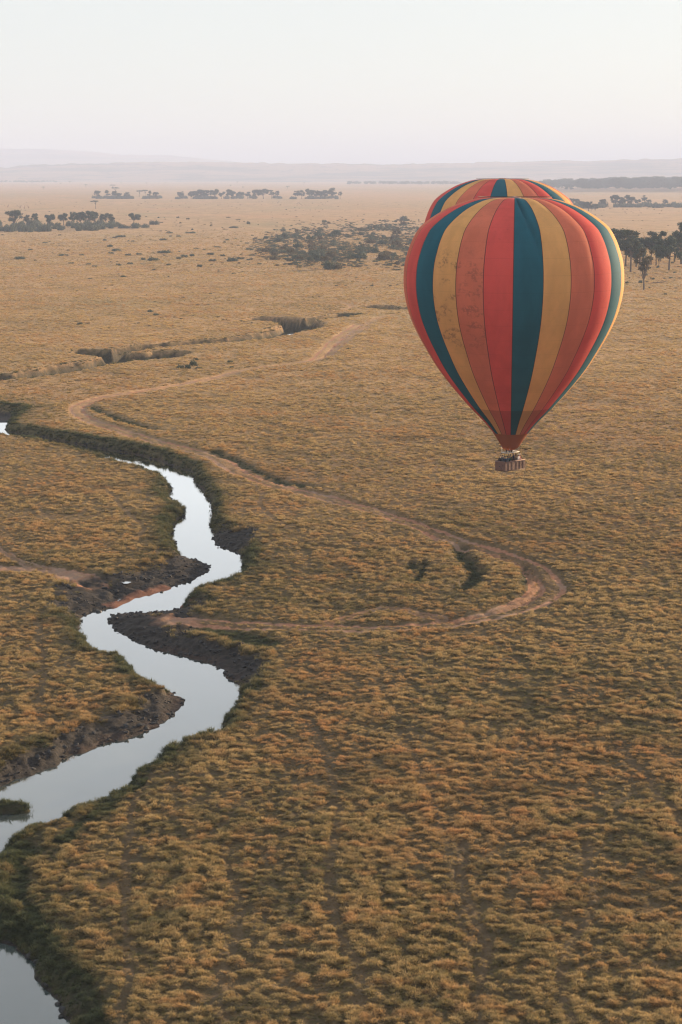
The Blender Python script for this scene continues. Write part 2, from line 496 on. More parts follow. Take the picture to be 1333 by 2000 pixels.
    # tracks
    for pts, g, c, wgt in TRACKS:
        lo, hi = pts.min(0) - 7, pts.max(0) + 7
        mm = (x > lo[0]) & (x < hi[0]) & (y > lo[1]) & (y < hi[1])
        if not mm.any():
            continue
        d, _ = poly_dist(P[mm] + ((fbm(x[mm] / 4, y[mm] / 4, 2, 301) - .5) * 0.7)[:, None], pts, False)
        q = d / g
        old = F['trk'][mm]
        b = q < old
        F['trk'][mm] = np.where(b, q, old)
        F['trkc'][mm] = np.where(b, c, F['trkc'][mm]); F['trkw'][mm] = np.where(b, wgt, F['trkw'][mm]); F['trkg'][mm] = np.where(b, g, F['trkg'][mm])
        if wgt > 0.3:
            z[mm] -= 0.10 * wgt * sstep(0.5, 0.15, np.abs(q - 1)) * (F['riv'][mm] > 1)
            z[mm] -= 0.22 * wgt * sstep(2.2, 1.2, q) * min(1.0, g / 0.8) * (F['riv'][mm] > 1)
    # bare ford
    if (F['riv'] < 40).any():
        mm = F['riv'] < 40
        d1, _ = poly_dist(P[mm], np.array(FORD[:2]), False)
        d2, _ = poly_dist(P[mm], np.array(FORD[2:]), False)
        e = (fbm(x[mm] / 3, y[mm] / 3, 3, 401) - .5) * 2.4
        F['dirt'][mm] = np.maximum(sstep(2.8, 1.2, d1 + e), sstep(2.6, 1.0, d2 + e))
    F['z'] = z
    return F

def bare_of(F):
    """0..1: how bare the ground is (tracks, mud, ford, water)"""
    q = F['trk']
    rut = sstep(0.56, 0.34, np.abs(q - 1.0)) * F['trkw']
    mid = sstep(1.1, 0.7, q) * F['trkc'] * F['trkw']
    return np.clip(np.maximum.reduce([rut, mid, F['mud'], F['dirt'], (F['riv'] < 0.0) * 1.0]), 0, 1)

# ------------------------------------------------------------------ ground material
def ground_material():
    t = NT('savanna_ground', 0.95, 0.1)
    P = t.coord('World')
    big = t.noise(t.coord('World', (1 / 160, 1 / 300, 1)), 1.0, 5, 0.6)
    mid = t.noise(t.coord('World', (1 / 14, 1 / 26, 1)), 1.0, 6, 0.65)
    fine = t.noise(P, 0.9, 6, 0.7)
    vast = t.noise(t.coord('World', (1 / 900, 1 / 2600, 1)), 1.0, 5, 0.6)
    straw = t.mix(t.ramp(mid, 0.3, 0.7), (0.33, 0.212, 0.105), (0.53, 0.335, 0.178))
    straw = t.mix(t.ramp(big, 0.52, 0.72, 0, 0.75), straw, (0.54, 0.29, 0.145))
    straw = t.mix(t.ramp(big, 0.45, 0.3, 0, 0.6), straw, (0.30, 0.25, 0.125))
    straw = t.mix(t.ramp(vast, 0.4, 0.66, 0, 0.55), straw, (0.60, 0.345, 0.20))
    straw = t.mix(t.ramp(fine, 0.35, 0.68, 0, 1), t.mix(0.45, straw, (0.13, 0.10, 0.05)), straw)
    green = t.attr('green')
    c = t.mix(t.math('MULTIPLY', green, 0.8), straw, (0.045, 0.062, 0.028))
    # dark ground under the near tussocks, with the gap shade painted in
    shaded_thatch = t.attr('shaded_thatch')
    c = t.mix(t.math('MULTIPLY', shaded_thatch, 0.8), c, (0.030, 0.034, 0.022))
    # tracks
    q, qc, qw = t.attr('trk'), t.attr('trkc'), t.attr('trkw')
    wob = t.math('MULTIPLY', t.math('SUBTRACT', t.noise(P, 1.3, 4, 0.6), 0.5), 0.4)
    q2 = t.math('ADD', q, wob)
    rut = t.ramp(t.math('ABSOLUTE', t.math('SUBTRACT', q2, 1.0)), 0.46, 0.2)
    mids = t.math('MULTIPLY', t.ramp(q2, 1.1, 0.7), qc)
    bare = t.math('MULTIPLY', t.math('MAXIMUM', rut, mids), qw)
    bare = t.math('MAXIMUM', bare, t.attr('dirt'), clamp=True)
    soil = t.mix(t.ramp(t.noise(P, 2.2, 6, 0.7), 0.3, 0.7), (0.27, 0.128, 0.078), (0.43, 0.228, 0.142))
    soil = t.mix(t.ramp(t.noise(t.coord('World', (1 / 8, 1 / 8, 1)), 1.0, 3), 0.42, 0.62), soil, (0.30, 0.20, 0.145))
    c = t.mix(bare, c, soil)
    # river mud, also painting gully walls dark for shade: near black, reddish where it has just dried
    mud = t.attr('mud')
    mn = t.noise(P, 1.8, 7, 0.7)
    mcol = t.mix(t.ramp(mn, 0.35, 0.7), (0.014, 0.013, 0.013), (0.05, 0.043, 0.038))
    mcol = t.mix(t.attr('redmud'), mcol, t.mix(t.ramp(mn, 0.3, 0.7), (0.12, 0.05, 0.032), (0.19, 0.092, 0.062)))
    c = t.mix(mud, c, mcol)
    h = t.math('ADD', t.math('MULTIPLY', fine, 0.5), t.math('MULTIPLY', t.noise(P, 3.5, 5, 0.7), 0.5))
    t.bump(h, 0.35, 0.9)
    t.set(t.b.inputs['Roughness'], t.math('SUBTRACT', 0.95, t.math('MULTIPLY', mud, 0.25)))
    return t.color(c)

# ------------------------------------------------------------------ the ground: one sheet to the horizon
def geo(a, b, ratio):
    n = max(2, int(round(math.log(b / a) / ratio)))
    return list(a * (b / a) ** (np.arange(n) / n))
rows = [-40000, -15000, -5000, -2000, -800, -300, -120, -40, 0, 25, 45, 60, 72]
rows += geo(82, 700, 0.0021) + geo(700, 1000, 0.005) + geo(1000, 2500, 0.012) + geo(2500, 45000, 0.05) + [45000]
rows = np.array(rows)
cols = np.concatenate([np.linspace(-1.6, -0.55, 8), np.linspace(-0.5, -0.24, 14), np.arange(-0.23, 0.23, 0.0018), np.linspace(0.24, 0.5, 14), np.linspace(0.55, 1.6, 8)])
scale = np.where(rows >= 82, rows, 82 + (82 - rows) * 1.0)
GX = cols[None, :] * scale[:, None]
GY = np.repeat(rows[:, None], len(cols), 1)
GP = np.stack([GX.ravel(), GY.ravel()], 1)
GF = plan_fields(GP)
nr, nc = GX.shape
idx = np.arange(nr * nc).reshape(nr, nc)
quads = np.stack([idx[:-1, :-1], idx[:-1, 1:], idx[1:, 1:], idx[1:, :-1]], -1).reshape(-1, 4)
gme = np_mesh('ground', np.column_stack([GP, GF['z']]), quads, True)
GF['trkw'] = GF['trkw'] * np.where(GF['trkg'] < 0.33, 0.10, 1.0)
for k in ('trk', 'trkc', 'trkw', 'mud', 'green', 'dirt'):
    attr(gme, k, np.clip(GF[k], 0, 30))
dry_edge = sstep(1.3, 0.35, GF['riv'] + (fbm(GP[:, 0] / 2, GP[:, 1] / 2, 2, 511) - .5) * 0.8) * sstep(0.42, 0.6, fbm(GP[:, 0] / 7, GP[:, 1] / 7, 2, 517))
fp = np.array(ground_pt(290, 1168, ZW))
dry_edge = np.maximum(dry_edge * 0.12, sstep(1.6, 0.8, GF['riv']) * (np.hypot((GP[:, 0] - fp[0]) / 1.5, GP[:, 1] - fp[1]) < 5.5))
attr(gme, 'redmud', dry_edge)
attr(gme, 'shaded_thatch', sstep(480, 130, GP[:, 1]) * sstep(-50, 50, GP[:, 1]))
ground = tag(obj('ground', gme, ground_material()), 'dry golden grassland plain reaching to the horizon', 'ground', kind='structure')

# ------------------------------------------------------------------ water
def water_material():
    t = NT('river_water', 0.6, 0.0)
    n = t.noise(t.coord('World', (1, 1, 1)), 0.35, 3, 0.5)
    n2 = t.noise(t.coord('World', (1, 1, 1)), 2.6, 3, 0.5)
    t.bump(t.math('ADD', n2, t.math('MULTIPLY', n, 2.0)), 0.012, 0.25)
    t.color(t.mix(t.ramp(n, 0.3, 0.7), (0.045, 0.062, 0.062), (0.065, 0.078, 0.075)))
    fr = t.n.new('ShaderNodeFresnel'); fr.inputs['IOR'].default_value = 1.33
    gl = t.n.new('ShaderNodeBsdfGlossy'); gl.inputs['Roughness'].default_value = 0.04
    gl.inputs['Color'].default_value = (1, 1, 1, 1)
    mx = t.n.new('ShaderNodeMixShader')
    t.l.new(t.math('MULTIPLY', fr.outputs[0], 2.8, clamp=True), mx.inputs[0])
    t.l.new(t.b.outputs[0], mx.inputs[1]); t.l.new(gl.outputs[0], mx.inputs[2])
    t.l.new(mx.outputs[0], t.out.inputs['Surface'])
    return t.m
WATER = water_material()
wx, wy = np.arange(-75, 15, 0.8), np.arange(68, 350, 1.2)
WX, WY = np.meshgrid(wx, wy)
WP = np.stack([WX.ravel(), WY.ravel()], 1)
wd, _ = poly_dist(WP, RIV, True)
keep = (inside(WP, RIV) | (wd < 2.2)).reshape(WX.shape)
wi = np.arange(WX.size).reshape(WX.shape)
cell = keep[:-1, :-1] & keep[1:, :-1] & keep[:-1, 1:] & keep[1:, 1:]
wq = np.stack([wi[:-1, :-1][cell], wi[:-1, 1:][cell], wi[1:, 1:][cell], wi[1:, :-1][cell]], -1)
used, inv = np.unique(wq, return_inverse=True)
wme = np_mesh('river', np.column_stack([WP[used], np.full(len(used), ZW)]), inv.reshape(-1, 4), True)
tag(obj('river', wme, WATER), 'pale still river winding through the grassland', 'river', kind='structure')

def disc(name, c, rx, ry, z, mat, n=20, rot=0.0):
    a = np.linspace(0, 2 * PI, n, endpoint=False)
    k = 1 + 0.18 * np.sin(a * 3 + 1) + 0.1 * np.cos(a * 5)
    px, py = np.cos(a) * rx * k, np.sin(a) * ry * k
    v = np.column_stack([c[0] + px * math.cos(rot) - py * math.sin(rot), c[1] + px * math.sin(rot) + py * math.cos(rot), np.full(n, z)])
    v = np.vstack([v, [[c[0], c[1], z]]])
    f = np.array([[i, (i + 1) % n, n] for i in range(n)])
    return obj(name, np_mesh(name, v, f), mat)
g = ground_pt(581, 656, -2.0)
tag(disc('gully_pool', g, 3.2, 7.5, -2.05, WATER), 'small bright pool in the bottom of the gully', 'pool', kind='structure')
p = ground_pt(247, 1141, -0.55)
pz = float(plan_fields(np.array([p]))['z'][0])
tag(disc('puddle', p, 0.48, 0.55, pz + 0.10, WATER, rot=0.3), 'small white shining puddle on the dark mud by the ford', 'puddle', kind='structure')

# ------------------------------------------------------------------ hills on the horizon
def hill_material():
    t = NT('hill_cover', 0.95, 0.1)
    n = t.noise(t.coord('World', (1 / 700, 1 / 500, 1 / 60)), 1.0, 7, 0.65)
    n2 = t.noise(t.coord('World', (1 / 90, 1 / 200, 1 / 25)), 1.0, 4, 0.6)
    c = t.mix(t.ramp(n, 0.42, 0.62), (0.33, 0.21, 0.13), (0.05, 0.06, 0.04))
    c = t.mix(t.ramp(n2, 0.55, 0.66, 0, 0.7), c, (0.035, 0.045, 0.032))
    return t.color(c)
HILL = hill_material()
def hill(name, label, D, back, front, crest, seed, bumps):
    """a ridge: crest given as photograph pixels, base on the plain"""
    us = np.array([c[0] for c in crest], float); vs = np.array([c[1] for c in crest], float)
    U = np.arange(-900, 2300, 5.0)
    V = np.interp(U, us, vs)
    X = np.array([depth_pt(u, 340, D)[0] for u in U])
    Z = np.array([depth_pt(u, v, D)[2] for u, v in zip(U, V)])
    n = len(U)
    prof = [(-front, -0.02), (-front * .8, .1), (-front * .6, .28), (-front * .4, .52), (-front * .2, .8), (0, 1.0), (back * .3, .8), (back * .7, .3), (back, -0.02)]
    vs_, M = [], len(prof)
    for off, k in prof:
        px = X * (1 + off / D)
        nz = (fbm(px / 900 + seed, np.full(n, off / 700.0), 3, seed) - .5) * 0.5 * k * (1 - k) * 2
        tz = (vnoise(px / 26, np.full(n, off / 40.0), seed + 5) * 0.6 + vnoise(px / 60, np.full(n, off / 40.0), seed + 9)) * bumps * k
        z = Z * np.clip(k + nz, -0.02, 1.05) + tz
        vs_.append(np.column_stack([px, np.full(n, D + off) + (fbm(px / 1500, px * 0 + off, 2, seed + 2) - .5) * front * .15, z]))
    ii = np.arange(M * n).reshape(M, n)
    q = np.stack([ii[:-1, :-1], ii[:-1, 1:], ii[1:, 1:], ii[1:, :-1]], -1).reshape(-1, 4)
    o = obj(name, np_mesh(name, np.vstack(vs_), q, True), HILL)
    return tag(o, label, 'hill', kind='structure')
hill('distant_mountain', 'faint flat-topped mountain fading into the haze', 21000, 4000, 2500,
     [(-900, 305), (-300, 294), (0, 291), (90, 292), (180, 297), (240, 303), (330, 304), (400, 311), (470, 318), (560, 326), (700, 332), (2300, 336)], 3, 6)
hill('wooded_ridge', 'long low wooded ridge along the horizon', 13000, 3000, 2200,
     [(-900, 328), (0, 330), (80, 324), (160, 321), (300, 319), (420, 318.5), (520, 320), (640, 322), (760, 323), (900, 320), (1050, 317), (1200, 315), (1333, 311), (1600, 306), (2300, 304)], 11, 9)

# ------------------------------------------------------------------ haze: one closed box of even, thin morning air
hz = NT('morning_haze')
hz.n.remove(hz.b)
pv = hz.n.new('ShaderNodeVolumePrincipled')
pv.inputs['Color'].default_value = (0.55, 0.67, 0.95, 1)
pv.inputs['Density'].default_value = 0.000126
pv.inputs['Anisotropy'].default_value = 0.0
hz.l.new(pv.outputs[0], hz.out.inputs['Volume'])
bm = bmesh.new()
add_box(bm, (0, 3000, 148), (150000, 100000, 310))
tag(bm_obj('haze', bm, hz.m), 'thin pale morning haze over the whole plain', 'haze', kind='stuff')

# ------------------------------------------------------------------ the hot air balloons
def fabric(name, col, stain=0.0, trans=0.30):
    """rip-stop nylon: fine seams across each gore, faded and soiled a little"""
    t = NT(name, 0.78, 0.15)
    uv = t.n.new('ShaderNodeTexCoord').outputs['UV']
    sep = t.n.new('ShaderNodeSeparateXYZ'); t.l.new(uv, sep.inputs[0])
    rnd = t.n.new('ShaderNodeObjectInfo').outputs['Random']
    P = t.coord('World')
    soft = t.noise(t.coord('World', (0.35, 0.35, 0.12)), 1.0, 5, 0.6)
    c = t.mix(t.ramp(soft, 0.3, 0.7), tuple(x * 0.86 for x in col), tuple(x * 1.06 for x in col))
    # cross seams between the cloth panels
    s = t.math('FRACT', t.math('MULTIPLY', sep.outputs['Y'], 21.0))
    seam = t.ramp(t.math('ABSOLUTE', t.math('SUBTRACT', s, 0.5)), 0.488, 0.5)
    c = t.mix(t.math('MULTIPLY', seam, 0.4), c, tuple(x * 0.45 for x in col))
    # darker band of cloth round the mouth
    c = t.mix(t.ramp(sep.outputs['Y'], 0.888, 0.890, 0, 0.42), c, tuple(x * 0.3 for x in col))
    # grime
    g1 = t.noise(P, 1.1, 6, 0.7)
    g2 = t.noise(t.coord('World', (0.5, 0.5, 0.5)), 1.0, 3, 0.5)
    grime = t.math('MULTIPLY', t.ramp(g1, 0.60, 0.72), t.ramp(g2, 0.46, 0.6))
    c = t.mix(t.math('MULTIPLY', grime, 0.30 + stain * 0.0), c, tuple(x * 0.5 + 0.01 for x in col))
    if stain:
        g3 = t.noise(t.coord('World', (0.55, 0.55, 0.9)), 1.0, 3, 0.6)
        band = t.math('MULTIPLY', t.ramp(sep.outputs['Y'], 0.33, 0.40), t.ramp(sep.outputs['Y'], 0.68, 0.60))
        st = t.math('MULTIPLY', t.math('MULTIPLY', t.ramp(g3, 0.46, 0.62), t.ramp(t.noise(P, 2.6, 4, 0.7), 0.42, 0.58)), band)
        c = t.mix(t.math('MULTIPLY', st, stain), c, (0.10, 0.055, 0.05))
    t.color(c)
    wr = t.noise(t.coord('World', (0.8, 0.8, 2.2)), 1.0, 4, 0.55)
    t.bump(t.math('ADD', t.math('MULTIPLY', wr, 0.6), t.math('MULTIPLY', t.noise(P, 5.0, 3), 0.08)), 0.10, 0.35)
    translucent_mix(t, c, trans)
    return t.m
RED, ORANGE, YELLOW, TEAL = (0.70, 0.105, 0.09), (0.68, 0.20, 0.12), (0.76, 0.43, 0.16), (0.014, 0.125, 0.18)
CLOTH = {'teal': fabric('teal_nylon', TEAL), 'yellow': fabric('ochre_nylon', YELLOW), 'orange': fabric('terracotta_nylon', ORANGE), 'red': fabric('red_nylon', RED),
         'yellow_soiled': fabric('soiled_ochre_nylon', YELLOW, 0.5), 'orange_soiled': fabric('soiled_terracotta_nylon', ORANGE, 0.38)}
TAPE = plain('dark_load_tape', (0.045, 0.028, 0.025), 0.7, 0.2)
SKIRT = fabric('scorched_skirt_cloth', (0.30, 0.085, 0.03), 0.0, 0.15)
CROWN = plain('pale_crown_cloth', (0.55, 0.33, 0.28), 0.6, 0.3)
WICKER_D = plain('dark_suede_trim', (0.10, 0.06, 0.045), 0.8, 0.2)
STEEL = plain('brushed_steel', (0.5, 0.5, 0.5), 0.35, 0.5, metal=0.9)
DARKM = plain('blackened_burner', (0.03, 0.03, 0.032), 0.5, 0.5)
PALE = plain('pale_padded_frame', (0.62, 0.58, 0.53), 0.7, 0.3)
POLE = plain('padded_brown_upright', (0.10, 0.06, 0.045), 0.8, 0.2)

def wicker_material():
    t = NT('woven_wicker', 0.75, 0.25)
    w = t.n.new('ShaderNodeTexWave'); w.wave_type = 'BANDS'; w.bands_direction = 'Z'
    w.inputs['Scale'].default_value = 7.0; w.inputs['Distortion'].default_value = 2.5; w.inputs['Detail'].default_value = 2
    t.l.new(t.coord('Object'), w.inputs['Vector'])
    n = t.noise(t.coord('Object'), 3.0, 6, 0.7)
    c = t.mix(w.outputs['Fac'], (0.13, 0.068, 0.052), (0.25, 0.135, 0.105))
    c = t.mix(t.ramp(n, 0.45, 0.75, 0, 0.6), c, (0.11, 0.055, 0.04))
    t.bump(w.outputs['Fac'], 0.02, 0.8)
    return t.color(c)
WICKER = wicker_material()

NG = 24
BD = 228.0          # distance of the whole balloon: an envelope 27 m across
NEAR_Z = depth_pt(1000, 917, BD)[2]
ENV_TOP = depth_pt(1002, 387, BD)[2] - NEAR_Z      # crown above the basket floor
PROF = np.array([(0.3, 0.05), (2.2, -0.02), (4.3, 0.08), (5.9, 0.42), (7.94, 1.16), (9.7, 2.12), (11.05, 3.08), (11.75, 3.78), (12.45, 5.0), (12.80, 5.86), (13.32, 7.5), (13.52, 9.4),
                 (13.42, 11.4), (12.85, 13.85), (11.95, 16.0), (10.8, 18.1), (9.35, 20.45), (7.52, 22.8), (5.42, 25.2), (3.63, 27.0), (2.22, 28.6)])
def smooth_profile(n):
    c = smooth_line(PROF, 8)
    L = np.concatenate([[0], np.cumsum(np.hypot(*np.diff(c, axis=0).T))])
    s = np.linspace(0, 1, n)
    return s, 0.982 * np.interp(s * L[-1], L, c[:, 0]), np.interp(s * L[-1], L, c[:, 1])

def gore_mesh(name, fold=False):
    ns, nf = 72, 21
    s, r, dz = smooth_profile(ns)
    dr, dd = np.gradient(r, s), np.gradient(dz, s)
    ln = np.hypot(dr, dd)
    nr_, nz_ = dd / ln, dr / ln            # outward normal (radial, up)
    step = 2 * PI / NG
    V, UV = [], []
    amp = np.interp(s, [0, 0.06, 0.2, 0.35, 0.55, 0.75, 1], [0.0, 0.045, 0.055, 0.05, 0.038, 0.018, 0.0])
    for i in range(ns):
        for j in range(nf):
            f = j / (nf - 1)
            a = f * step
            # a cloth panel between two tapes: flat chord plus a bulge
            chord = math.cos(step / 2) / math.cos(a - step / 2)
            w = r[i] * step
            b = amp[i] * w * (4 * f * (1 - f)) ** 0.75
            rr = r[i] * (chord + (1 - chord) * 0.6)
            if fold and s[i] < 0.40:
                fc = np.interp(s[i], [0.10, 0.2, 0.3, 0.40], [0.22, 0.45, 0.72, 0.97])
                k = math.exp(-((f - fc) / 0.085) ** 2) * np.interp(s[i], [0.06, 0.13, 0.3, 0.40], [0, 1, 0.7, 0])
                b = b * (1 - 0.75 * k) - 0.42 * k
            rad = rr + nr_[i] * b
            V.append((math.sin(a) * rad, -math.cos(a) * rad, ENV_TOP - dz[i] + nz_[i] * b))
            UV.append((f, s[i]))
    ii = np.arange(ns * nf).reshape(ns, nf)
    q = np.stack([ii[:-1, :-1], ii[1:, :-1], ii[1:, 1:], ii[:-1, 1:]], -1).reshape(-1, 4)
    me = np_mesh(name, V, q, True)
    uvl = me.uv_layers.new(name='UVMap')
    li = np.zeros(len(me.loops), np.int32); me.loops.foreach_get('vertex_index', li)
    uvl.data.foreach_set('uv', np.array(UV, np.float32)[li].ravel())
    return me

def tape_mesh():
    s, r, dz = smooth_profile(64)
    V = []
    for i in range(64):
        h = 0.034
        for e in (-h, h):
            V.append((e, -(r[i] * 1.0015 + 0.012), ENV_TOP - dz[i] + 0.012))
    ii = np.arange(128).reshape(64, 2)
    q = np.stack([ii[:-1, 0], ii[1:, 0], ii[1:, 1], ii[:-1, 1]], -1)
    return np_mesh('load_tape', V, q, True)

GORE, GORE_FOLD, TAPE_ME = gore_mesh('gore'), gore_mesh('gore_folded', True), tape_mesh()
ORDER = ['teal', 'yellow', 'orange', 'red']
YAW_B = R(50)      # how far the basket's long side is turned
BL, BW, BH = 3.85, 1.66, 1.08

def slot_mat(o, mat):
    if not o.data.materials:
        o.data.materials.append(mat)
    o.material_slots[0].link = 'OBJECT'
    o.material_slots[0].material = mat

def make_balloon(loc, turn, basket_turn, label, soiled=True):
    root = bpy.data.objects.new('hot_air_balloon', None)
    COL.objects.link(root)
    root.location = loc
    tag(root, label, 'balloon', 'hot air balloons')
    for k in range(NG):
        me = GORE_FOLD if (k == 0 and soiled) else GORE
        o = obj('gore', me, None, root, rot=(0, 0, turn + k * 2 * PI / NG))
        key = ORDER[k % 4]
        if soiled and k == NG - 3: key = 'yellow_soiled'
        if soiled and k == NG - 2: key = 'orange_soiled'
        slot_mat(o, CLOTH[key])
        tp = obj('load_tape', TAPE_ME, TAPE, o)
    # parachute vent seam and crown cap
    bm = bmesh.new()
    n = 48
    s, r, dz = smooth_profile(200)
    rv = 4.45
    zv = ENV_TOP - float(np.interp(rv, r[:60], dz[:60])) + 0.26
    add_tube(bm, [(math.sin(2 * PI * i / n) * rv, -math.cos(2 * PI * i / n) * rv, zv) for i in range(n + 1)], 0.035, 4, False)
    bm_obj('vent_seam', bm, TAPE, root)
    bm = bmesh.new()
    add_tube(bm, [(0, 0, ENV_TOP - 0.14), (0, 0, ENV_TOP + 0.0), (0, 0, ENV_TOP + 0.14), (0, 0, ENV_TOP + 0.2)], [0.8, 0.85, 0.5, 0.06], 20)
    bm_obj('crown_cap', bm, CROWN, root, True)
    # skirt: a cone of cloth whose front hangs lower
    V, UV = [], []
    nu, nv = 48, 10
    for i in range(nv):
        t = i / (nv - 1)
        for j in range(nu + 1):
            a = 2 * PI * j / nu
            front = (0.5 + 0.5 * math.cos(a + 0.25)) ** 1.6
            drop = 1.50 + 0.62 * front
            rad = 2.24 + (1.12 - 2.24) * t ** 0.9 - 0.10 * front * t * t + 0.03 * math.cos(12 * a) * t
            V.append((math.sin(a) * rad, -math.cos(a) * rad, ENV_TOP - 28.58 - drop * t))
            UV.append((j / nu, 0.3 + 0.2 * t))
    ii = np.arange(nv * (nu + 1)).reshape(nv, nu + 1)
    q = np.stack([ii[:-1, :-1], ii[1:, :-1], ii[1:, 1:], ii[:-1, 1:]], -1).reshape(-1, 4)
    me = np_mesh('skirt', V, q, True)
    me.uv_layers.new(name='UVMap').data.foreach_set('uv', np.array(UV, np.float32)[q.ravel()].ravel())
    obj('skirt', me, SKIRT, root, rot=(0, 0, turn))
    # basket
    bt = basket_turn
    def bp(x, y, z):
        return (x * math.cos(bt) - y * math.sin(bt), x * math.sin(bt) + y * math.cos(bt), z)
    bm = bmesh.new()
    th = 0.09
    add_box(bm, (0, 0, 0.06), (BL, BW, 0.10))
    for sx in (-1, 1):
        add_box(bm, (sx * (BL / 2 - th / 2), 0, BH / 2 + 0.05), (th, BW, BH), 0, 0.03)
        add_box(bm, (0, sx * (BW / 2 - th / 2), BH / 2 + 0.052), (BL - 2 * th, th, BH - 0.004), 0, 0.0)
    for px in (-0.75, 0.75):
        add_box(bm, (px, 0, BH / 2 + 0.03), (0.06, BW - 2 * th, BH - 0.1))
    for px in (-1.35, 1.35):
        add_box(bm, (px, 0, BH / 2 + 0.03), (BL / 2 - 0.85 - th, 0.06, BH - 0.1))
    bk = bm_obj('basket', bm, WICKER, root)
    bk.rotation_euler = (0, 0, bt)
    bm = bmesh.new()
    hx, hy, zz = BL / 2 - th / 2, BW / 2 - th / 2, BH + 0.075
    ring = [(-hx, -hy, zz), (hx, -hy, zz), (hx, hy, zz), (-hx, hy, zz), (-hx, -hy, zz)]
    for a, b in zip(ring[:-1], ring[1:]):
        add_tube(bm, [a, b], 0.075, 8)
    bm_obj('padded_rim', bm, plain_rim, bk, True)
    bm = bmesh.new()
    for a, b in zip(ring[:-1], ring[1:]):
        ax, ay = a[0] * 1.015, a[1] * 1.03
        bx_, by_ = b[0] * 1.015, b[1] * 1.03
        add_tube(bm, [(ax, ay, 0.06), (bx_, by_, 0.06)], 0.06, 6)
    bm_obj('leather_skid', bm, WICKER_D, bk, True)
    for px in (-1.30, -0.62, 0.20, 0.86, 1.5):
        for sy in (-1, 1):
            bm = bmesh.new()
            add_box(bm, (px, sy * (BW / 2 + 0.012), BH / 2 + 0.03), (0.075, 0.02, BH + 0.03), 0, 0.004)
            st = bm_obj('strap', bm, WICKER_D, bk)
            st_b = bmesh.new()
            bmesh.ops.create_icosphere(st_b, subdivisions=1, radius=0.035, matrix=Matrix.Translation((px, sy * (BW / 2 + 0.03), BH - 0.02)))
            bm_obj('buckle', st_b, STEEL, bk)
    for py, pz in ((-0.42, 0.72), (0.10, 0.60), (-0.20, 0.32)):
        bm = bmesh.new()
        add_box(bm, (-BL / 2 - 0.006, py, pz), (0.02, 0.16, 0.09), 0, 0.006)
        bm_obj('step_hole', bm, DARKM, bk)
    # burner frame on padded uprights
    zf = BH + 1.12
    fx, fy = 1.05, 0.52
    bm = bmesh.new()
    fr = [(-fx, -fy, zf), (fx, -fy, zf), (fx, fy, zf), (-fx, fy, zf), (-fx, -fy, zf)]
    for a, b in zip(fr[:-1], fr[1:]):
        add_tube(bm, [a, b], 0.055, 8)
    add_tube(bm, [(0, -fy, zf), (0, fy, zf)], 0.05, 8)
    bf = bm_obj('burner_frame', bm, PALE, root, True)
    bf.rotation_euler = (0, 0, bt)
    for x, y in ((-1, -1), (-0.33, -1), (0.33, -1), (1, -1), (-1, 1), (-0.33, 1), (0.33, 1), (1, 1)):
        bm = bmesh.new()
        add_tube(bm, [(x * (BL / 2 - 0.45), y * (BW / 2 - 0.08), BH + 0.08), (x * fx, y * fy, zf - 0.04)], 0.038, 6)
        bm_obj('upright', bm, POLE, bf, True)
    bm = bmesh.new()      # heat shield cloth along one side of the frame
    add_box(bm, (0.45, 0.05, zf + 0.10), (1.0, 0.8, 0.025), 0, 0.01)
    bm_obj('heat_shield', bm, PALE, bf)
    for x, y in ((-0.45, -0.2), (-0.45, 0.2), (-0.05, -0.2), (-0.05, 0.2)):
        bm = bmesh.new()
        add_tube(bm, [(x, y, zf - 0.12), (x, y, zf + 0.12), (x, y, zf + 0.13), (x, y, zf + 0.42), (x, y, zf + 0.44)], [0.06, 0.06, 0.15, 0.17, 0.155], 10)
        bu = bm_obj('burner', bm, DARKM, bf, True)
        bm = bmesh.new()
        pts = [(x + 0.135 * math.cos(q), y + 0.135 * math.sin(q), zf + 0.45 + 0.015 * q / PI) for q in np.linspace(0, 6 * PI, 30)]
        add_tube(bm, pts, 0.016, 4)
        bm_obj('burner_coil', bm, STEEL, bu)
    for k in range(12):
        a = turn + 2 * PI * k / 12
        lx = fx if math.cos(a) > 0 else -fx
        cxx = Vector((math.sin(a - bt) * 1.10, -math.cos(a - bt) * 1.10, ENV_TOP - 30.1))
        ex = fx * (1 if cxx.x > 0 else -1)
        ey = fy * (1 if cxx.y > 0 else -1)
        bm = bmesh.new()
        add_tube(bm, [(ex, ey, zf), cxx], 0.012, 4)
        bm_obj('suspension_cable', bm, STEEL, bf)
    return root
plain_rim = plain('padded_rim_leather', (0.20, 0.115, 0.09), 0.7, 0.25)

near_loc = Vector((depth_pt(1000.5, 700, BD)[0], BD, NEAR_Z))
near_turn = -math.atan2(near_loc.x, BD)
balloon = make_balloon(near_loc, near_turn, near_turn + YAW_B, 'striped hot air balloon carrying passengers in its wicker basket, whole envelope in view')
FD = BD * 1.4
fl = depth_pt(982, 350, FD)
far_loc = Vector((fl[0], FD, fl[2] - ENV_TOP))
balloon2 = make_balloon(far_loc, -math.atan2(far_loc.x, FD) - R(10.5), R(20), 'striped hot air balloon hidden except for its crown behind another balloon', False)

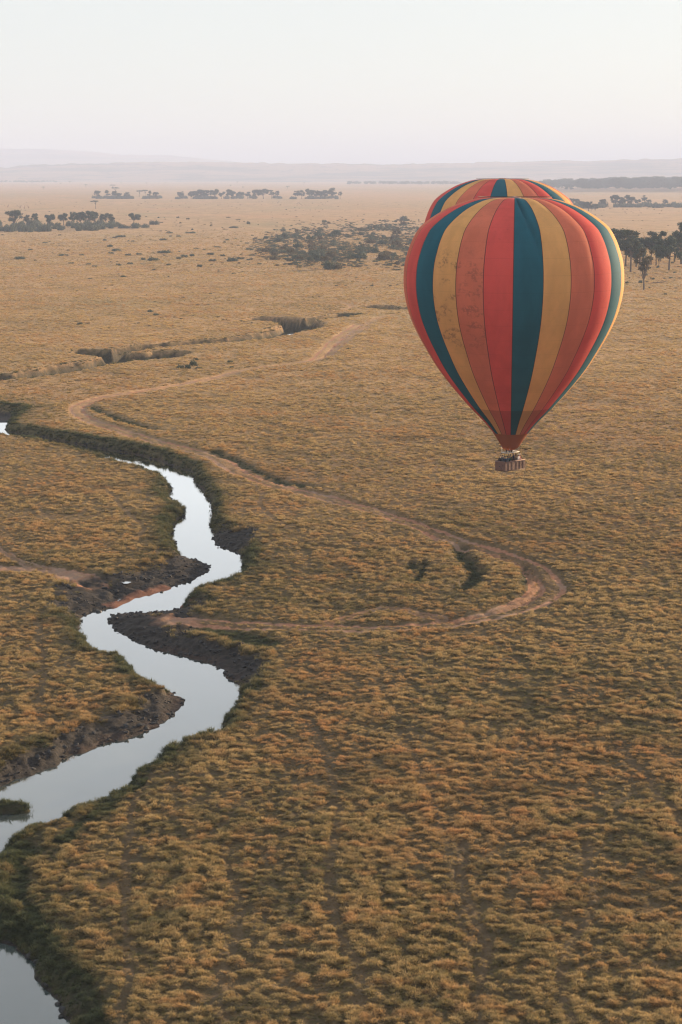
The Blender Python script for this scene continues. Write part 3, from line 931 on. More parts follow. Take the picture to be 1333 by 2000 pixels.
# ------------------------------------------------------------------ scatter by geometry nodes (only for what nobody could count)
def scatter(name, pts, rot, scl, pick, templates, label, cat, **attrs):
    coll = bpy.data.collections.new(name + '_sources')
    for i, t in enumerate(templates):
        t.name = '%s_source_%02d' % (name, i)
        coll.objects.link(t)
    me = bpy.data.meshes.new(name)
    me.vertices.add(len(pts))
    me.vertices.foreach_set('co', np.asarray(pts, np.float32).ravel())
    attr(me, 'rot', rot, 'FLOAT_VECTOR'); attr(me, 'scl', scl, 'FLOAT_VECTOR'); attr(me, 'pick', pick, 'INT')
    for k, v in attrs.items():
        attr(me, k, v)
    o = obj(name, me)
    ng = bpy.data.node_groups.new(name + '_nodes', 'GeometryNodeTree')
    ng.interface.new_socket('Geometry', in_out='INPUT', socket_type='NodeSocketGeometry')
    ng.interface.new_socket('Geometry', in_out='OUTPUT', socket_type='NodeSocketGeometry')
    N, L = ng.nodes, ng.links
    gi, go = N.new('NodeGroupInput'), N.new('NodeGroupOutput')
    ci = N.new('GeometryNodeCollectionInfo')
    ci.inputs['Collection'].default_value = coll
    ci.inputs['Separate Children'].default_value = True
    ci.inputs['Reset Children'].default_value = True
    ip = N.new('GeometryNodeInstanceOnPoints')
    ip.inputs['Pick Instance'].default_value = True
    def na(nm, dt):
        n = N.new('GeometryNodeInputNamedAttribute'); n.data_type = dt
        n.inputs['Name'].default_value = nm
        return n.outputs['Attribute']
    e2r = N.new('FunctionNodeEulerToRotation')
    L.new(na('rot', 'FLOAT_VECTOR'), e2r.inputs[0])
    L.new(gi.outputs[0], ip.inputs['Points'])
    L.new(ci.outputs[0], ip.inputs['Instance'])
    L.new(na('pick', 'INT'), ip.inputs['Instance Index'])
    L.new(e2r.outputs[0], ip.inputs['Rotation'])
    L.new(na('scl', 'FLOAT_VECTOR'), ip.inputs['Scale'])
    L.new(ip.outputs[0], go.inputs[0])
    o.modifiers.new('scatter', 'NODES').node_group = ng
    return tag(o, label, cat, kind='stuff')

def tuft_object(seed, blades, radius, height, width, lean):
    r = np.random.default_rng(seed)
    V, Fq, T = [], [], []
    for b in range(blades):
        rad = radius * math.sqrt(r.random())
        a = r.random() * 2 * PI
        bx, by = rad * math.cos(a), rad * math.sin(a)
        h = height * (0.55 + 0.6 * r.random()) * (1.05 - 0.5 * (rad / radius) ** 2)
        d = a + r.normal(0, 0.9)
        out = lean * (0.3 + 0.9 * r.random()) * (0.4 + rad / radius) * h
        w = width * (0.7 + 0.6 * r.random())
        sx, sy = -math.sin(d) * w, math.cos(d) * w
        i0 = len(V)
        for t, k, ww in ((0, 0, 1.0), (0.62, 0.38, 0.85), (0.92, 1.0, 0.30)):
            cx, cy, cz = bx + math.cos(d) * out * k, by + math.sin(d) * out * k, h * t - 0.04
            V += [(cx - sx * ww, cy - sy * ww, cz), (cx + sx * ww, cy + sy * ww, cz)]
            T += [t, t]
        Fq += [(i0, i0 + 1, i0 + 3, i0 + 2), (i0 + 2, i0 + 3, i0 + 5, i0 + 4)]
    me = np_mesh('tuft', V, Fq)
    attr(me, 'tip', T)
    return bpy.data.objects.new('tuft', me)

def grass_material():
    t = NT('savanna_grass', 0.75, 0.2)
    tip = t.attr('tip')
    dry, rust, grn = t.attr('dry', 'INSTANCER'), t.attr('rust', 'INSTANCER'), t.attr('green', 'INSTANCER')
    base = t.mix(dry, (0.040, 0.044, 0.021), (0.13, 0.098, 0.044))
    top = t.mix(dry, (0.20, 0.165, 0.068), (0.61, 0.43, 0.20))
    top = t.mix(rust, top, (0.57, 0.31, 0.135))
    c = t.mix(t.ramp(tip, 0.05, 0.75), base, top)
    gc = t.mix(t.ramp(tip, 0.1, 0.9), (0.034, 0.046, 0.026), (0.10, 0.112, 0.055))
    c = t.mix(grn, c, gc)
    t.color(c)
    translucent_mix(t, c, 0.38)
    return t.m
GRASS = grass_material()
TUFTS = [tuft_object(100 + i, 44, 0.26, 0.30, 0.014, 0.9) for i in range(4)] + [tuft_object(200 + i, 36, 0.28, 0.22, 0.014, 1.5) for i in range(2)]
for o in TUFTS:
    o.data.materials.append(GRASS)

def grass_points(y0, y1, dens, size, side=10.0):
    """points of the plan between two distances, thinned where the ground is bare"""
    wmax = 0.215 * y1 + side
    n = int((y1 - y0) * 2 * wmax * dens)
    P = np.stack([rng.uniform(-wmax, wmax, n), rng.uniform(y0, y1, n)], 1)
    P = P[np.abs(P[:, 0]) < 0.215 * P[:, 1] + side]
    F = plan_fields(P)
    b = bare_of(F)
    b = np.maximum(b, sstep(2.0, 1.5, F['trk']) * F['trkw'] * 0.9 * sstep(180, 330, P[:, 1]))
    lump = sstep(0.38, 0.60, F['lump'] + 0.12 * (fbm(P[:, 0] / 7, P[:, 1] / 9, 2, 733) - .5))
    y_all = P[:, 1]
    p = (0.95 - 0.10 * lump) * np.minimum((max(y0, 105.0) / np.maximum(y_all, 105.0)) ** 2.3, 1.0) * sstep(1600, 1100, y_all)
    p = np.where((F['riv'] < F['bankw'] + 0.8), np.maximum(p, 0.85), p)
    p = p * (1 - b) ** 1.5
    k = (rng.random(len(P)) < p) & (F['riv'] > 0.10)
    P = P[k]; F = {q: v[k] for q, v in F.items()}; lump = lump[k]
    n = len(P)
    x, y = P[:, 0], P[:, 1]
    s = 0.54 * (np.maximum(y, 105.0) / 115.0) ** 0.5 * (0.66 + 0.60 * lump) * (0.72 + 0.62 * fbm(x / 5, y / 7, 2, 741)) * rng.uniform(0.75, 1.3, n)
    bank = (F['riv'] < F['bankw'] + 0.5)
    s = s * np.where(bank, 1.25, 1.0) * (1 - 0.45 * sstep(2.4, 1.4, F['trk']) * F['trkw'])
    scl = np.stack([s * rng.uniform(0.9, 1.2, n), s * rng.uniform(0.9, 1.2, n), s * np.where(bank, 1.2, 1.0) * rng.uniform(0.7, 1.15, n)], 1)
    rot = np.stack([rng.normal(0, 0.16, n), rng.normal(0, 0.16, n), rng.uniform(0, 2 * PI, n)], 1)
    big = fbm(x / 30, y / 40, 3, 601)
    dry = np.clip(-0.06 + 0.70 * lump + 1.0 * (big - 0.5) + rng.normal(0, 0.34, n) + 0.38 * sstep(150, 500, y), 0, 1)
    rust = np.clip(0.45 * sstep(0.50, 0.72, fbm(x / 11 + 50, y / 14, 3, 607)) + 0.5 * sstep(0.55, 0.75, fbm(x / 1.6, y / 1.3, 2, 619)) + rng.normal(0, 0.10, n), 0, 1)
    green = np.clip(F['green'] * 1.0 + 0.4 * sstep(0.60, 0.74, fbm(x / 4, y / 4, 2, 613)) * sstep(600, 200, y) + (1 - lump) * rng.uniform(0.0, 0.6, n) * sstep(650, 150, y) + rng.normal(0, 0.06, n), 0, 1)
    green = np.where(F['gul'] < 2.0, np.maximum(green, 0.92), green)
    return np.column_stack([P, F['z'] - 0.03]), rot, scl, rng.integers(0, len(TUFTS), n), dry, rust, green
D0 = lambda y: 46.0 * (105.0 / max(y, 105.0)) ** 2.3
parts = [grass_points(a_, b_, D0(a_), 1.0) for a_, b_ in ((84, 130), (130, 180), (180, 260), (260, 420), (420, 750), (750, 1600))]
cat_ = [np.concatenate([p[i] for p in parts]) for i in range(7)]
print('GRASS', len(cat_[0]))
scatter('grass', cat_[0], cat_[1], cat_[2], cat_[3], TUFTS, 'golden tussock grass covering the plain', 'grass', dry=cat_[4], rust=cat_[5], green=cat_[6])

# clods of dark mud along the water's edge
def clod_object(seed):
    bm = bmesh.new()
    bmesh.ops.create_icosphere(bm, subdivisions=1, radius=0.5)
    r = random.Random(seed)
    for v in bm.verts:
        v.co *= r.uniform(0.7, 1.25)
        v.co.z *= 0.55
    me = bpy.data.meshes.new('clod'); bm.to_mesh(me); bm.free()
    return bpy.data.objects.new('clod', me)
CLODS = [clod_object(i) for i in range(5)]
CLOD_M = plain('dark_mud_clod', (0.026, 0.026, 0.028), 0.8, 0.35, 0.5, 2.0)
for o in CLODS:
    o.data.materials.append(CLOD_M)
P = np.stack([rng.uniform(-60, 10, 60000), rng.uniform(84, 330, 60000)], 1)
F = plan_fields(P)
k = (F['mud'] > 0.45) & (F['riv'] > -0.12) & (F['gul'] > 50) & ~((F['riv'] < 1.5) & (np.hypot((P[:, 0] - fp[0]) / 1.5, P[:, 1] - fp[1]) < 5.5)) & (F['dirt'] < 0.35) & (rng.random(len(P)) < np.where(F['riv'] < 0.6, 0.9, 0.5))
P = P[k]; zz = F['z'][k]; n = len(P)
sz = 0.16 + 0.42 * rng.random(n) ** 2.2
scatter('mud_clods', np.column_stack([P, zz + 0.02]), np.stack([rng.normal(0, .3, n), rng.normal(0, .3, n), rng.uniform(0, 6.28, n)], 1),
        np.stack([sz * 1.2, sz, sz], 1), rng.integers(0, 5, n), CLODS, 'dark trampled mud clods along the water edge', 'mud')
print('CLODS', n)

# ------------------------------------------------------------------ trees and shrubs
def leaf_material(name, a, b, trans=0.2):
    t = NT(name, 0.7, 0.25)
    n = t.noise(t.coord('Object'), 0.55, 3, 0.6)
    n2 = t.noise(t.coord('Object'), 4.0, 2, 0.6)
    k = t.math('ADD', t.math('MULTIPLY', t.ramp(n, 0.35, 0.65), 0.65), t.math('MULTIPLY', n2, 0.35))
    rnd = t.n.new('ShaderNodeObjectInfo').outputs['Random']
    c = t.mix(k, a, b)
    c = t.mix(t.math('MULTIPLY', rnd, 0.35), c, (0.075, 0.07, 0.035))
    t.color(c)
    translucent_mix(t, c, trans)
    return t.m
LEAF = leaf_material('dark_olive_leaves', (0.02, 0.048, 0.032), (0.05, 0.082, 0.048))
LEAF_DRY = leaf_material('dusty_brown_leaves', (0.05, 0.05, 0.03), (0.10, 0.082, 0.046))
SHRUB = leaf_material('grey_green_shrub_leaves', (0.05, 0.08, 0.062), (0.13, 0.15, 0.11))
SHRUB_DRY = leaf_material('faded_shrub_leaves', (0.09, 0.075, 0.045), (0.16, 0.125, 0.07))
BARK = plain('grey_bark', (0.12, 0.095, 0.075), 0.9, 0.1, 0.3)

def leaf_cloud(name, clumps, n, size, seed, mat):
    """clumps: (centre, radii) ellipsoids filled with small leaf faces, denser near the surface"""
    r = np.random.default_rng(seed)
    vol = np.array([c[1][0] * c[1][1] * c[1][2] for c in clumps]) ** (2 / 3)
    pick = r.choice(len(clumps), n, p=vol / vol.sum())
    C = np.array([c[0] for c in clumps])[pick]; RR = np.array([c[1] for c in clumps])[pick]
    d = r.normal(size=(n, 3)); d /= np.linalg.norm(d, axis=1)[:, None]
    rad = r.random(n)[:, None] ** 0.45
    P = C + d * rad * RR * (1 + 0.12 * r.normal(size=(n, 1)))
    nn = d + 0.8 * r.normal(size=(n, 3)); nn /= np.linalg.norm(nn, axis=1)[:, None]
    a = np.cross(nn, r.normal(size=(n, 3))); a /= np.linalg.norm(a, axis=1)[:, None]
    b = np.cross(nn, a)
    s = size * r.uniform(0.6, 1.4, (n, 1))
    V = np.stack([P - a * s, P - b * s * 0.6, P + a * s, P + b * s * 0.6], 1).reshape(-1, 3)
    me = np_mesh(name, V, np.arange(4 * n).reshape(n, 4))
    me.materials.append(mat)
    return me

def trunk_mesh(name, clumps, base_r, fork, seed):
    r = random.Random(seed)
    bm = bmesh.new()
    lean = Vector((r.uniform(-.5, .5), r.uniform(-.5, .5), 0))
    top = Vector((0, 0, fork)) + lean
    add_tube(bm, [(0, 0, -0.4), Vector((0, 0, fork * .5)) + lean * .3, top], [base_r * 1.15, base_r * .85, base_r * .7], 7)
    for c, rad in clumps:
        c = Vector(c) - Vector((0, 0, rad[2] * 0.35))
        st = Vector((0, 0, fork * r.uniform(.72, 1.0))) + lean * .8
        midp = st.lerp(c, 0.5) + Vector((r.uniform(-.5, .5), r.uniform(-.5, .5), r.uniform(-.2, .5)))
        add_tube(bm, [st, midp, c], [base_r * .5, base_r * .3, base_r * .12], 5)
    me = bpy.data.meshes.new(name)
    bm.to_mesh(me); bm.free()
    me.materials.append(BARK)
    return me

def tree_template(kind, seed):
    r = random.Random(seed)
    cl = []
    if kind == 'umbrella':
        H, fork = 11.0, 5.5
        for i in range(11):
            a, d = r.uniform(0, 6.28), 4.6 * math.sqrt(r.random())
            cl.append(((math.cos(a) * d, math.sin(a) * d, 9.8 - d * 0.10 + r.uniform(-.3, .3)), (r.uniform(1.6, 2.3), r.uniform(1.6, 2.3), r.uniform(.55, .9))))
        n, sz, br = 2600, 0.30, 0.30
    elif kind == 'round':
        H, fork = 12.5, 3.2
        for i in range(21):
            a, d, z = r.uniform(0, 6.28), 5.0 * math.sqrt(r.random()), r.random()
            d *= 1 - 0.45 * z * z
            cl.append(((math.cos(a) * d, math.sin(a) * d, 4.8 + z * 6.0), (r.uniform(1.1, 2.2), r.uniform(1.1, 2.2), r.uniform(.8, 1.6))))
        n, sz, br = 5200, 0.27, 0.38
    elif kind == 'spreading':
        H, fork = 12.0, 4.6
        for i in range(14):
            a, d = r.uniform(0, 6.28), 5.2 * math.sqrt(r.random())
            cl.append(((math.cos(a) * d, math.sin(a) * d, 10.2 - 0.07 * d * d - r.random() ** 1.3 * 4.2), (r.uniform(1.4, 2.4), r.uniform(1.4, 2.4), r.uniform(1.0, 1.7))))
        n, sz, br = 4400, 0.30, 0.36
    elif kind == 'tall':
        H, fork = 15.0, 6.6
        for i in range(13):
            a, z = r.uniform(0, 6.28), r.random()
            d = (3.9 - 1.6 * z) * math.sqrt(r.random())
            cl.append(((math.cos(a) * d, math.sin(a) * d, 7.2 + z * 6.6), (r.uniform(1.2, 2.2), r.uniform(1.2, 2.2), r.uniform(.8, 1.4))))
        n, sz, br = 4200, 0.27, 0.34
    elif kind == 'sparse':
        H, fork = 15.0, 4.4
        for i in range(17):
            a, z = r.uniform(0, 6.28), r.random()
            d = (3.3 - 1.2 * abs(z - .45)) * math.sqrt(r.random())
            cl.append(((math.cos(a) * d, math.sin(a) * d, 6.0 + z * 8.2), (r.uniform(.8, 1.5), r.uniform(.8, 1.5), r.uniform(.6, 1.1))))
        n, sz, br = 2600, 0.24, 0.30
    mat = LEAF_DRY if kind == 'sparse' else LEAF
    return (H, leaf_cloud('crown', cl, n, sz, seed, mat), trunk_mesh('trunk', cl, br, fork, seed))
TREES = {k: [tree_template(k, 31 * i + j) for j in range(m)] for i, (k, m) in enumerate([('umbrella', 2), ('round', 3), ('spreading', 3), ('tall', 4), ('sparse', 2)])}

tree_n = 0
def tree(u, vbase, vtop, kind, label, group=None, name='savanna_tree', wide=1.0, D=None):
    global tree_n
    g = ground_pt(u, vbase)
    ppm = px_per_m(g[1])
    h = (vbase - vtop) / ppm
    H, cm, tm = TREES[kind][tree_n % len(TREES[kind])]
    tree_n += 1
    s = h / H
    o = bpy.data.objects.new(name, None); COL.objects.link(o)
    o.location = (g[0], g[1], 0.0); o.rotation_euler = (0, 0, (tree_n * 2.399) % (2 * PI)); o.scale = (s * wide, s * wide, s)
    tag(o, label, 'tree', group)
    obj('trunk', tm, None, o); obj('crown', cm, None, o)
    return o

# the grove with its skirt of bushes on the left
GROVE = 'trees of the dark grove'
L1 = 'dark round-crowned tree rising from the bushes of the dense left grove'
L2 = 'dark spreading tree with clear trunk in the middle of the long bushy grove'
for u, vt, k, w in [(53, 419, 'round', .8), (70, 415, 'round', .85), (125, 414, 'spreading', .95), (143, 413, 'round', .9), (158, 412, 'round', 1.0), (186, 412, 'round', 1.0), (208, 414, 'spreading', 1.05), (219, 422, 'round', .8)]:
    tree(u, 440 + random.uniform(-1.5, 1), vt, k, {'round': 'dark round-crowned tree', 'spreading': 'dark spreading tree with a clear trunk'}[k] + ' in the row above the dark bushes', GROVE, wide=w)
tree(28, 443, 408, 'round', 'biggest round bushy tree at the end of the dark grove', GROVE, wide=1.2)
tree(98, 441, 416, 'spreading', 'wide flat-topped tree between gaps in the dark grove', GROVE, wide=1.1)
tree(174, 440, 410, 'round', 'tallest dense tree in the middle of the dark grove', GROVE, wide=1.2)
tree(262, 439, 414, 'spreading', 'solitary domed tree standing just apart from the dark grove', GROVE, wide=1.1)
tree(187, 407, 391, 'umbrella', 'lone umbrella acacia with flat crown and thin trunk behind the dark grove', name='umbrella_acacia', wide=1.15)

# the far row of trees and bushes
ROW = 'trees of the far hazy row'
for u, vt in [(351, 374), (357, 374), (374, 373), (383, 372), (393, 369), (401, 371), (406, 371), (420, 367.5), (433, 375), (445, 368.5), (456, 372), (470, 373), (484, 373.5), (500, 369), (515, 367), (531, 371), (542, 372.5),
              (578, 373), (590, 370), (604, 367), (618, 371), (626, 372), (635, 370), (649, 366), (665, 374), (190.6, 371), (210, 371), (226, 372), (234, 376), (248, 375), (293, 372), (306, 374)]:
    k = random.choice(['round', 'spreading', 'round', 'tall'])
    tree(u, 388.5, vt, k, {'round': 'hazy round-crowned tree', 'spreading': 'hazy flat-topped tree', 'tall': 'hazy slender tree'}[k] + ' in the distant row of trees and bushes', ROW, wide=random.uniform(.95, 1.3))
for u, vb, vt in [(273, 384, 371.5), (284, 384, 370.5), (226, 378, 365.5), (221, 369, 360.5), (85, 371, 364.5), (168, 366, 360), (137, 359, 353.5), (119, 361, 357), (63, 360, 356.5), (237, 359, 355), (287, 361, 356.5), (324, 359, 356),
                  (475, 369, 364.5), (562, 369.5, 363), (464, 359, 354.5), (594, 361, 356.5), (451, 365, 361), (697, 358, 353), (760, 362, 357.5)]:
    tree(u, vb, vt, 'umbrella', 'tiny faint acacia standing alone on the far hazy plain', 'scattered far acacias', 'umbrella_acacia', wide=1.2)

# hazy trees to the right behind the balloons
for u, vb, vt, k in [(1178, 404, 388, 'round'), (1203, 404, 379, 'round'), (1214, 404, 384, 'round'), (1226, 403, 380, 'tall'), (1233, 403, 383, 'round'), (1246, 401, 388, 'spreading'), (1259, 400, 381.5, 'tall'), (1267, 401, 389, 'round'), (1300, 401, 389, 'round')]:
    tree(u, vb, vt, k, 'blue-hazed tree in the band of bushes beyond the near wood', 'hazy trees beyond the near wood', wide=1.2)
for u, vb, vt in [(1117, 401, 386.5), (1125, 401, 387.5), (1150, 412, 393), (1138, 409, 392), (1163, 411, 397)]:
    tree(u, vb, vt, 'round', 'hazy rounded tree just beyond the shoulder of the striped balloon', 'hazy trees by the balloon shoulder', wide=1.5)

# the near wood at the right edge
NW = 'trees of the near wood'
for u, vb, vt, k, w in [(1196, 512, 446, 'tall', 1.1), (1207, 519, 445, 'tall', 1.1), (1222, 521, 449, 'tall', 1.0), (1250, 516, 454, 'spreading', 1.0), (1272, 517, 452, 'tall', .9), (1282, 519, 457, 'tall', .8), (1291, 512, 451, 'tall', .7), (1297, 506, 470, 'spreading', .8), (1318, 512, 455, 'spreading', .9), (1243, 522, 470, 'round', 1.0), (1352, 520, 440, 'tall', 1.1), (1370, 512, 450, 'tall', 1.0)]:
    tree(u, vb, vt, k, 'dark slender-trunked tree among the crowded near wood', NW, wide=w)
tree(1232, 531, 449, 'tall', 'dark tree with bare forked trunk at the front of the near wood', NW, wide=1.0)
tree(1307, 528, 457, 'spreading', 'flat-topped tree on one straight trunk at the open edge of the near wood', NW, wide=.95)
tree(1331, 516, 432, 'tall', 'tallest tree of the near wood', NW, wide=1.0)
tree(1287, 522, 482, 'sparse', 'short thin tree under the canopy of the near wood', NW, wide=.8)
tree(1258, 566, 483, 'sparse', 'brownish sparse tree standing alone in front of the near wood', NW, wide=1.05)

# shrubs
def shrub_template(seed, mat):
    r = random.Random(seed)
    cl = []
    for i in range(7):
        a, d = r.uniform(0, 6.28), 1.9 * math.sqrt(r.random())
        cl.append(((math.cos(a) * d, math.sin(a) * d * 0.8, 0.25 + 0.55 * (1 - d / 2.4) * r.random()), (r.uniform(.7, 1.2), r.uniform(.7, 1.2), r.uniform(.5, .9))))
    return leaf_cloud('shrub', cl, 900, 0.17, seed, mat)
SHRUBS = [shrub_template(500 + i, SHRUB) for i in range(5)]
SHRUBS_DRY = [shrub_template(520 + i, SHRUB_DRY) for i in range(3)]
shrub_n = 0
def shrub(u, v, wpx, hpx, label, group, dry=False, name='shrub'):
    global shrub_n
    g = ground_pt(u, v)
    ppm = px_per_m(g[1])
    shrub_n += 1
    pool = SHRUBS_DRY if dry else SHRUBS
    o = obj(name, pool[shrub_n % len(pool)], None, None, (g[0], g[1], -0.05), (0, 0, random.uniform(0, 6.28)))
    sw, sh = wpx / ppm / 5.0, hpx / ppm / 1.7
    o.scale = (sw, sw, sh)
    return tag(o, label, 'shrub', group)

GB = 'bushes along the foot of the dark grove'
for i in range(80):
    u = random.uniform(-20, 230)
    f = i / 79
    big = random.random() < .35
    shrub(u, 440 + 14 * f - (u > 150) * 3 * f, random.uniform(18, 30) if big else random.uniform(13, 19), random.uniform(15, 21) if big else random.uniform(10, 15), ('broad' if big else 'small') + ' dense bush in the belt along the foot of the dark grove', GB, name='bush')
for u, v, w, h in [(236, 446, 18, 12), (263, 446, 30, 18), (249, 446, 16, 9), (284, 445, 21, 12)]:
    shrub(u, v, w, h, 'rounded bush beside the solitary domed tree', 'bushes by the solitary tree', name='bush')
for u, v, w, h in [(298, 439, 14, 12), (308, 439, 14, 12)]:
    shrub(u, v, w, h, 'one of two dark bushes side by side past the grove', 'pair of bushes past the grove', name='bush')
for i in range(64):
    u = random.choice([random.uniform(340, 470), random.uniform(470, 548), random.uniform(562, 672), random.uniform(188, 255), random.uniform(283, 318)])
    shrub(u, 388 + random.uniform(-.8, .8), random.uniform(12, 22), random.uniform(7, 10), 'hazy low bush along the distant row of trees', 'bushes of the far row', name='bush')
for i in range(46):
    u = random.uniform(1115, 1345)
    shrub(u, 406 - 3.5 * random.random() + (u < 1170) * random.uniform(0, 5), random.uniform(14, 28), random.uniform(8, 14), 'hazy bush in the band beyond the near wood', 'bushes beyond the near wood', name='bush')
SC = 'shrubs scattered over the open plain'
LS = 'low dark shrub scattered on the open golden plain'
for u, v, w, h in [(42, 506, 34, 8), (126, 500, 26, 7), (215, 482, 15, 7), (226, 491, 24, 8), (218, 496, 14, 6), (249, 499, 15, 6), (273, 498, 16, 7), (320, 494, 36, 8), (299, 509, 36, 9), (281, 507, 16, 6), (362, 502, 18, 8), (350, 505, 14, 6),
                   (375, 500, 14, 7), (391, 521, 14, 7), (415, 510, 18, 7), (454, 510, 28, 12), (470, 506, 18, 7), (176, 546, 13, 5), (241, 542, 17, 6), (457, 535, 11, 4), (234, 463, 24, 6), (160, 499, 12, 5), (330, 518, 12, 5),
                   (303, 528, 13, 5), (206, 470, 11, 5), (187, 521, 14, 5), (140, 515, 14, 5), (172, 517, 16, 5), (232, 519, 18, 6), (254, 516, 14, 6), (410, 497, 18, 6), (436, 500, 14, 6), (385, 487, 16, 5), (425, 484, 22, 5), (443, 470, 13, 5),
                   (330, 456, 18, 5), (373, 456, 24, 6), (350, 462, 14, 4), (318, 469, 20, 5), (90, 475, 14, 4), (60, 488, 12, 4)]:
    shrub(u, v, w, h, LS, SC)
for u, v, w, h, lab in [(486, 437, 9, 8, 'small dark round bush alone beside a lighter one'), (457, 446, 24, 7, 'flat grey shrub patch on the pale plain'), (157, 634, 14, 7, 'single dark shrub above the wheel track and the gully'),
                        (450, 709, 15, 9, 'small dark round shrub between gully and red track'), (452, 718, 14, 6, 'low dark shrub close to the red wheel track'), (358, 582, 11, 4, 'tiny dark shrub on the orange grass'), (682, 683, 14, 6, 'dark shrub beside the sandy bend of the track'),
                        (680, 620, 18, 9, 'dark bush on the rim of the upper gully')]:
    shrub(u, v, w, h, lab, None)
for u, v, w, h in [(296, 610, 17, 8), (304, 616, 17, 7)]:
    shrub(u, v, w, h, 'one of a pair of dark shrubs on the orange grass patch', 'pair of shrubs on orange grass')
for u, v, w, h in [(352, 720, 22, 12), (369, 720, 18, 14), (377, 714, 20, 15), (390, 720, 22, 6), (383, 703, 13, 8)]:
    shrub(u, v, w, h, 'tangled olive shrub in the clump beside the deep gully bend', 'shrub clump by the gully bend')
for i in range(46):
    u, v = random.uniform(0, 480), 425 + 120 * random.random() ** 1.3
    shrub(u, v, random.uniform(6, 12), random.uniform(2.5, 4), 'tiny dry tussock shrub dotting the golden plain', 'tiny dry shrubs on the plain', dry=random.random() < .7)
for u, v, w, h in [(1225, 553, 9, 6), (1252, 552, 10, 7), (1276, 545, 9, 4), (1313, 515, 9, 7), (1317, 533, 7, 4), (1285, 523, 7, 7), (1262, 538, 8, 6), (1268, 563, 9, 4), (1302, 533, 9, 3), (1311, 543, 10, 4), (1320, 563, 8, 3), (1240, 534, 8, 3), (1300, 575, 8, 4)]:
    shrub(u, v, w, h, 'small dark shrub on the ground in front of the near wood', 'shrubs in front of the near wood')
# the wide scrub: the biggest bushes one by one, the small ones between them as one mass
TH = 'bushes of the wide scrub thicket'
poly = np.array([(505, 478), (545, 462), (570, 448), (640, 443), (700, 437), (800, 436), (830, 440), (830, 517), (760, 518), (700, 514), (640, 519), (575, 512), (520, 497)], float)
def in_scrub(n, pad=0):
    out = []
    while len(out) < n:
        q = np.array([[random.uniform(455, 835), random.uniform(428, 528)]])
        jit = q + np.array([[random.gauss(0, 24), random.gauss(0, 6)]])
        if inside(jit, poly)[0] and vnoise(q[:, 0] / 26, q[:, 1] / 7, 71)[0] + random.random() * .5 > .6:
            out.append(q[0])
    return out
for q in in_scrub(240):
    f = (q[1] - 436) / 80
    z = random.random()
    w = (random.uniform(7, 12) if z < .5 else random.uniform(12, 18) if z < .85 else random.uniform(18, 30)) * (.7 + .5 * f)
    dry = random.random() < .3
    shrub(q[0], q[1], w, w * random.uniform(.5, .75), ('faded brownish' if dry else 'dark grey-green') + (' small' if z < .5 else ' middling' if z < .85 else ' broad') + ' bush in the wide scrub thicket behind the balloon', TH, dry=dry, name='scrub_bush')
pts = in_scrub(3400)
sm = np.array([ground_pt(*q) for q in pts])
src = [bpy.data.objects.new('scrub', m) for m in SHRUBS[:3] + SHRUBS_DRY[:2]]
n = len(sm)
s = rng.uniform(.35, .8, n)
scatter('low_scrub', np.column_stack([sm, np.full(n, -0.05)]), np.column_stack([np.zeros((n, 2)), rng.uniform(0, 6.28, n)]), np.column_stack([s, s, s * .9]), rng.integers(0, 5, n), src, 'mass of low scrub filling the ground between the thicket bushes', 'scrub')

# far woods that read as one mass
def far_wood(name, label, us, vb, vtop, n, spread):
    P, sc = [], []
    for i in range(n):
        u = random.uniform(*us)
        g = ground_pt(u, vb)
        y = g[1] + random.random() * spread
        P.append((g[0] * y / g[1], y, 0.0))
        h = (vb - np.interp(u, *vtop) if isinstance(vtop, tuple) else vb - vtop) / px_per_m(g[1])
        s = h / 12.0 * random.uniform(.55, .95)
        sc.append((s * 1.5, s * 1.5, s))
    src = [bpy.data.objects.new('wood', TREES['round'][k][1]) for k in range(3)]
    scatter(name, P, np.column_stack([np.zeros((n, 2)), rng.uniform(0, 6.28, n)]), sc, rng.integers(0, 3, n), src, label, 'woodland')
far_wood('far_woodland', 'long grey belt of far woodland behind the hazy trees', (1060, 1480), 375, ([1060, 1100, 1160, 1200, 1333, 1480], [352, 349, 347, 345, 343, 342]), 420, 1500)
far_wood('far_tree_line', 'thin faint line of trees under the low hills', (680, 905), 362, 353, 90, 500)
far_wood('ridge_tree_line', 'faint dark line of trees at the foot of the wooded ridge', (-60, 110), 357.5, 352, 60, 500)

# ------------------------------------------------------------------ people in the basket, animals, small things
def skinned(name, verts, edges, radii, root=0, sub=1):
    """one continuous body grown over a skeleton"""
    me = bpy.data.meshes.new(name + '_skeleton')
    me.from_pydata(verts, edges, [])
    o = bpy.data.objects.new(name + '_skeleton', me)
    COL.objects.link(o)
    o.modifiers.new('skin', 'SKIN')
    bm = bmesh.new(); bm.from_mesh(me)
    lay = bm.verts.layers.skin.verify()
    bm.verts.ensure_lookup_table()
    for i, v in enumerate(bm.verts):
        r = radii[i]
        v[lay].radius = r if isinstance(r, tuple) else (r, r)
        v[lay].use_root = (i == root)
    bm.to_mesh(me); bm.free()
    ss = o.modifiers.new('sub', 'SUBSURF'); ss.levels = sub; ss.render_levels = sub
    bpy.context.view_layer.update()
    out = bpy.data.meshes.new_from_object(o.evaluated_get(bpy.context.evaluated_depsgraph_get()))
    out.name = name
    bpy.data.objects.remove(o)
    for p in out.polygons:
        p.use_smooth = True
    return out

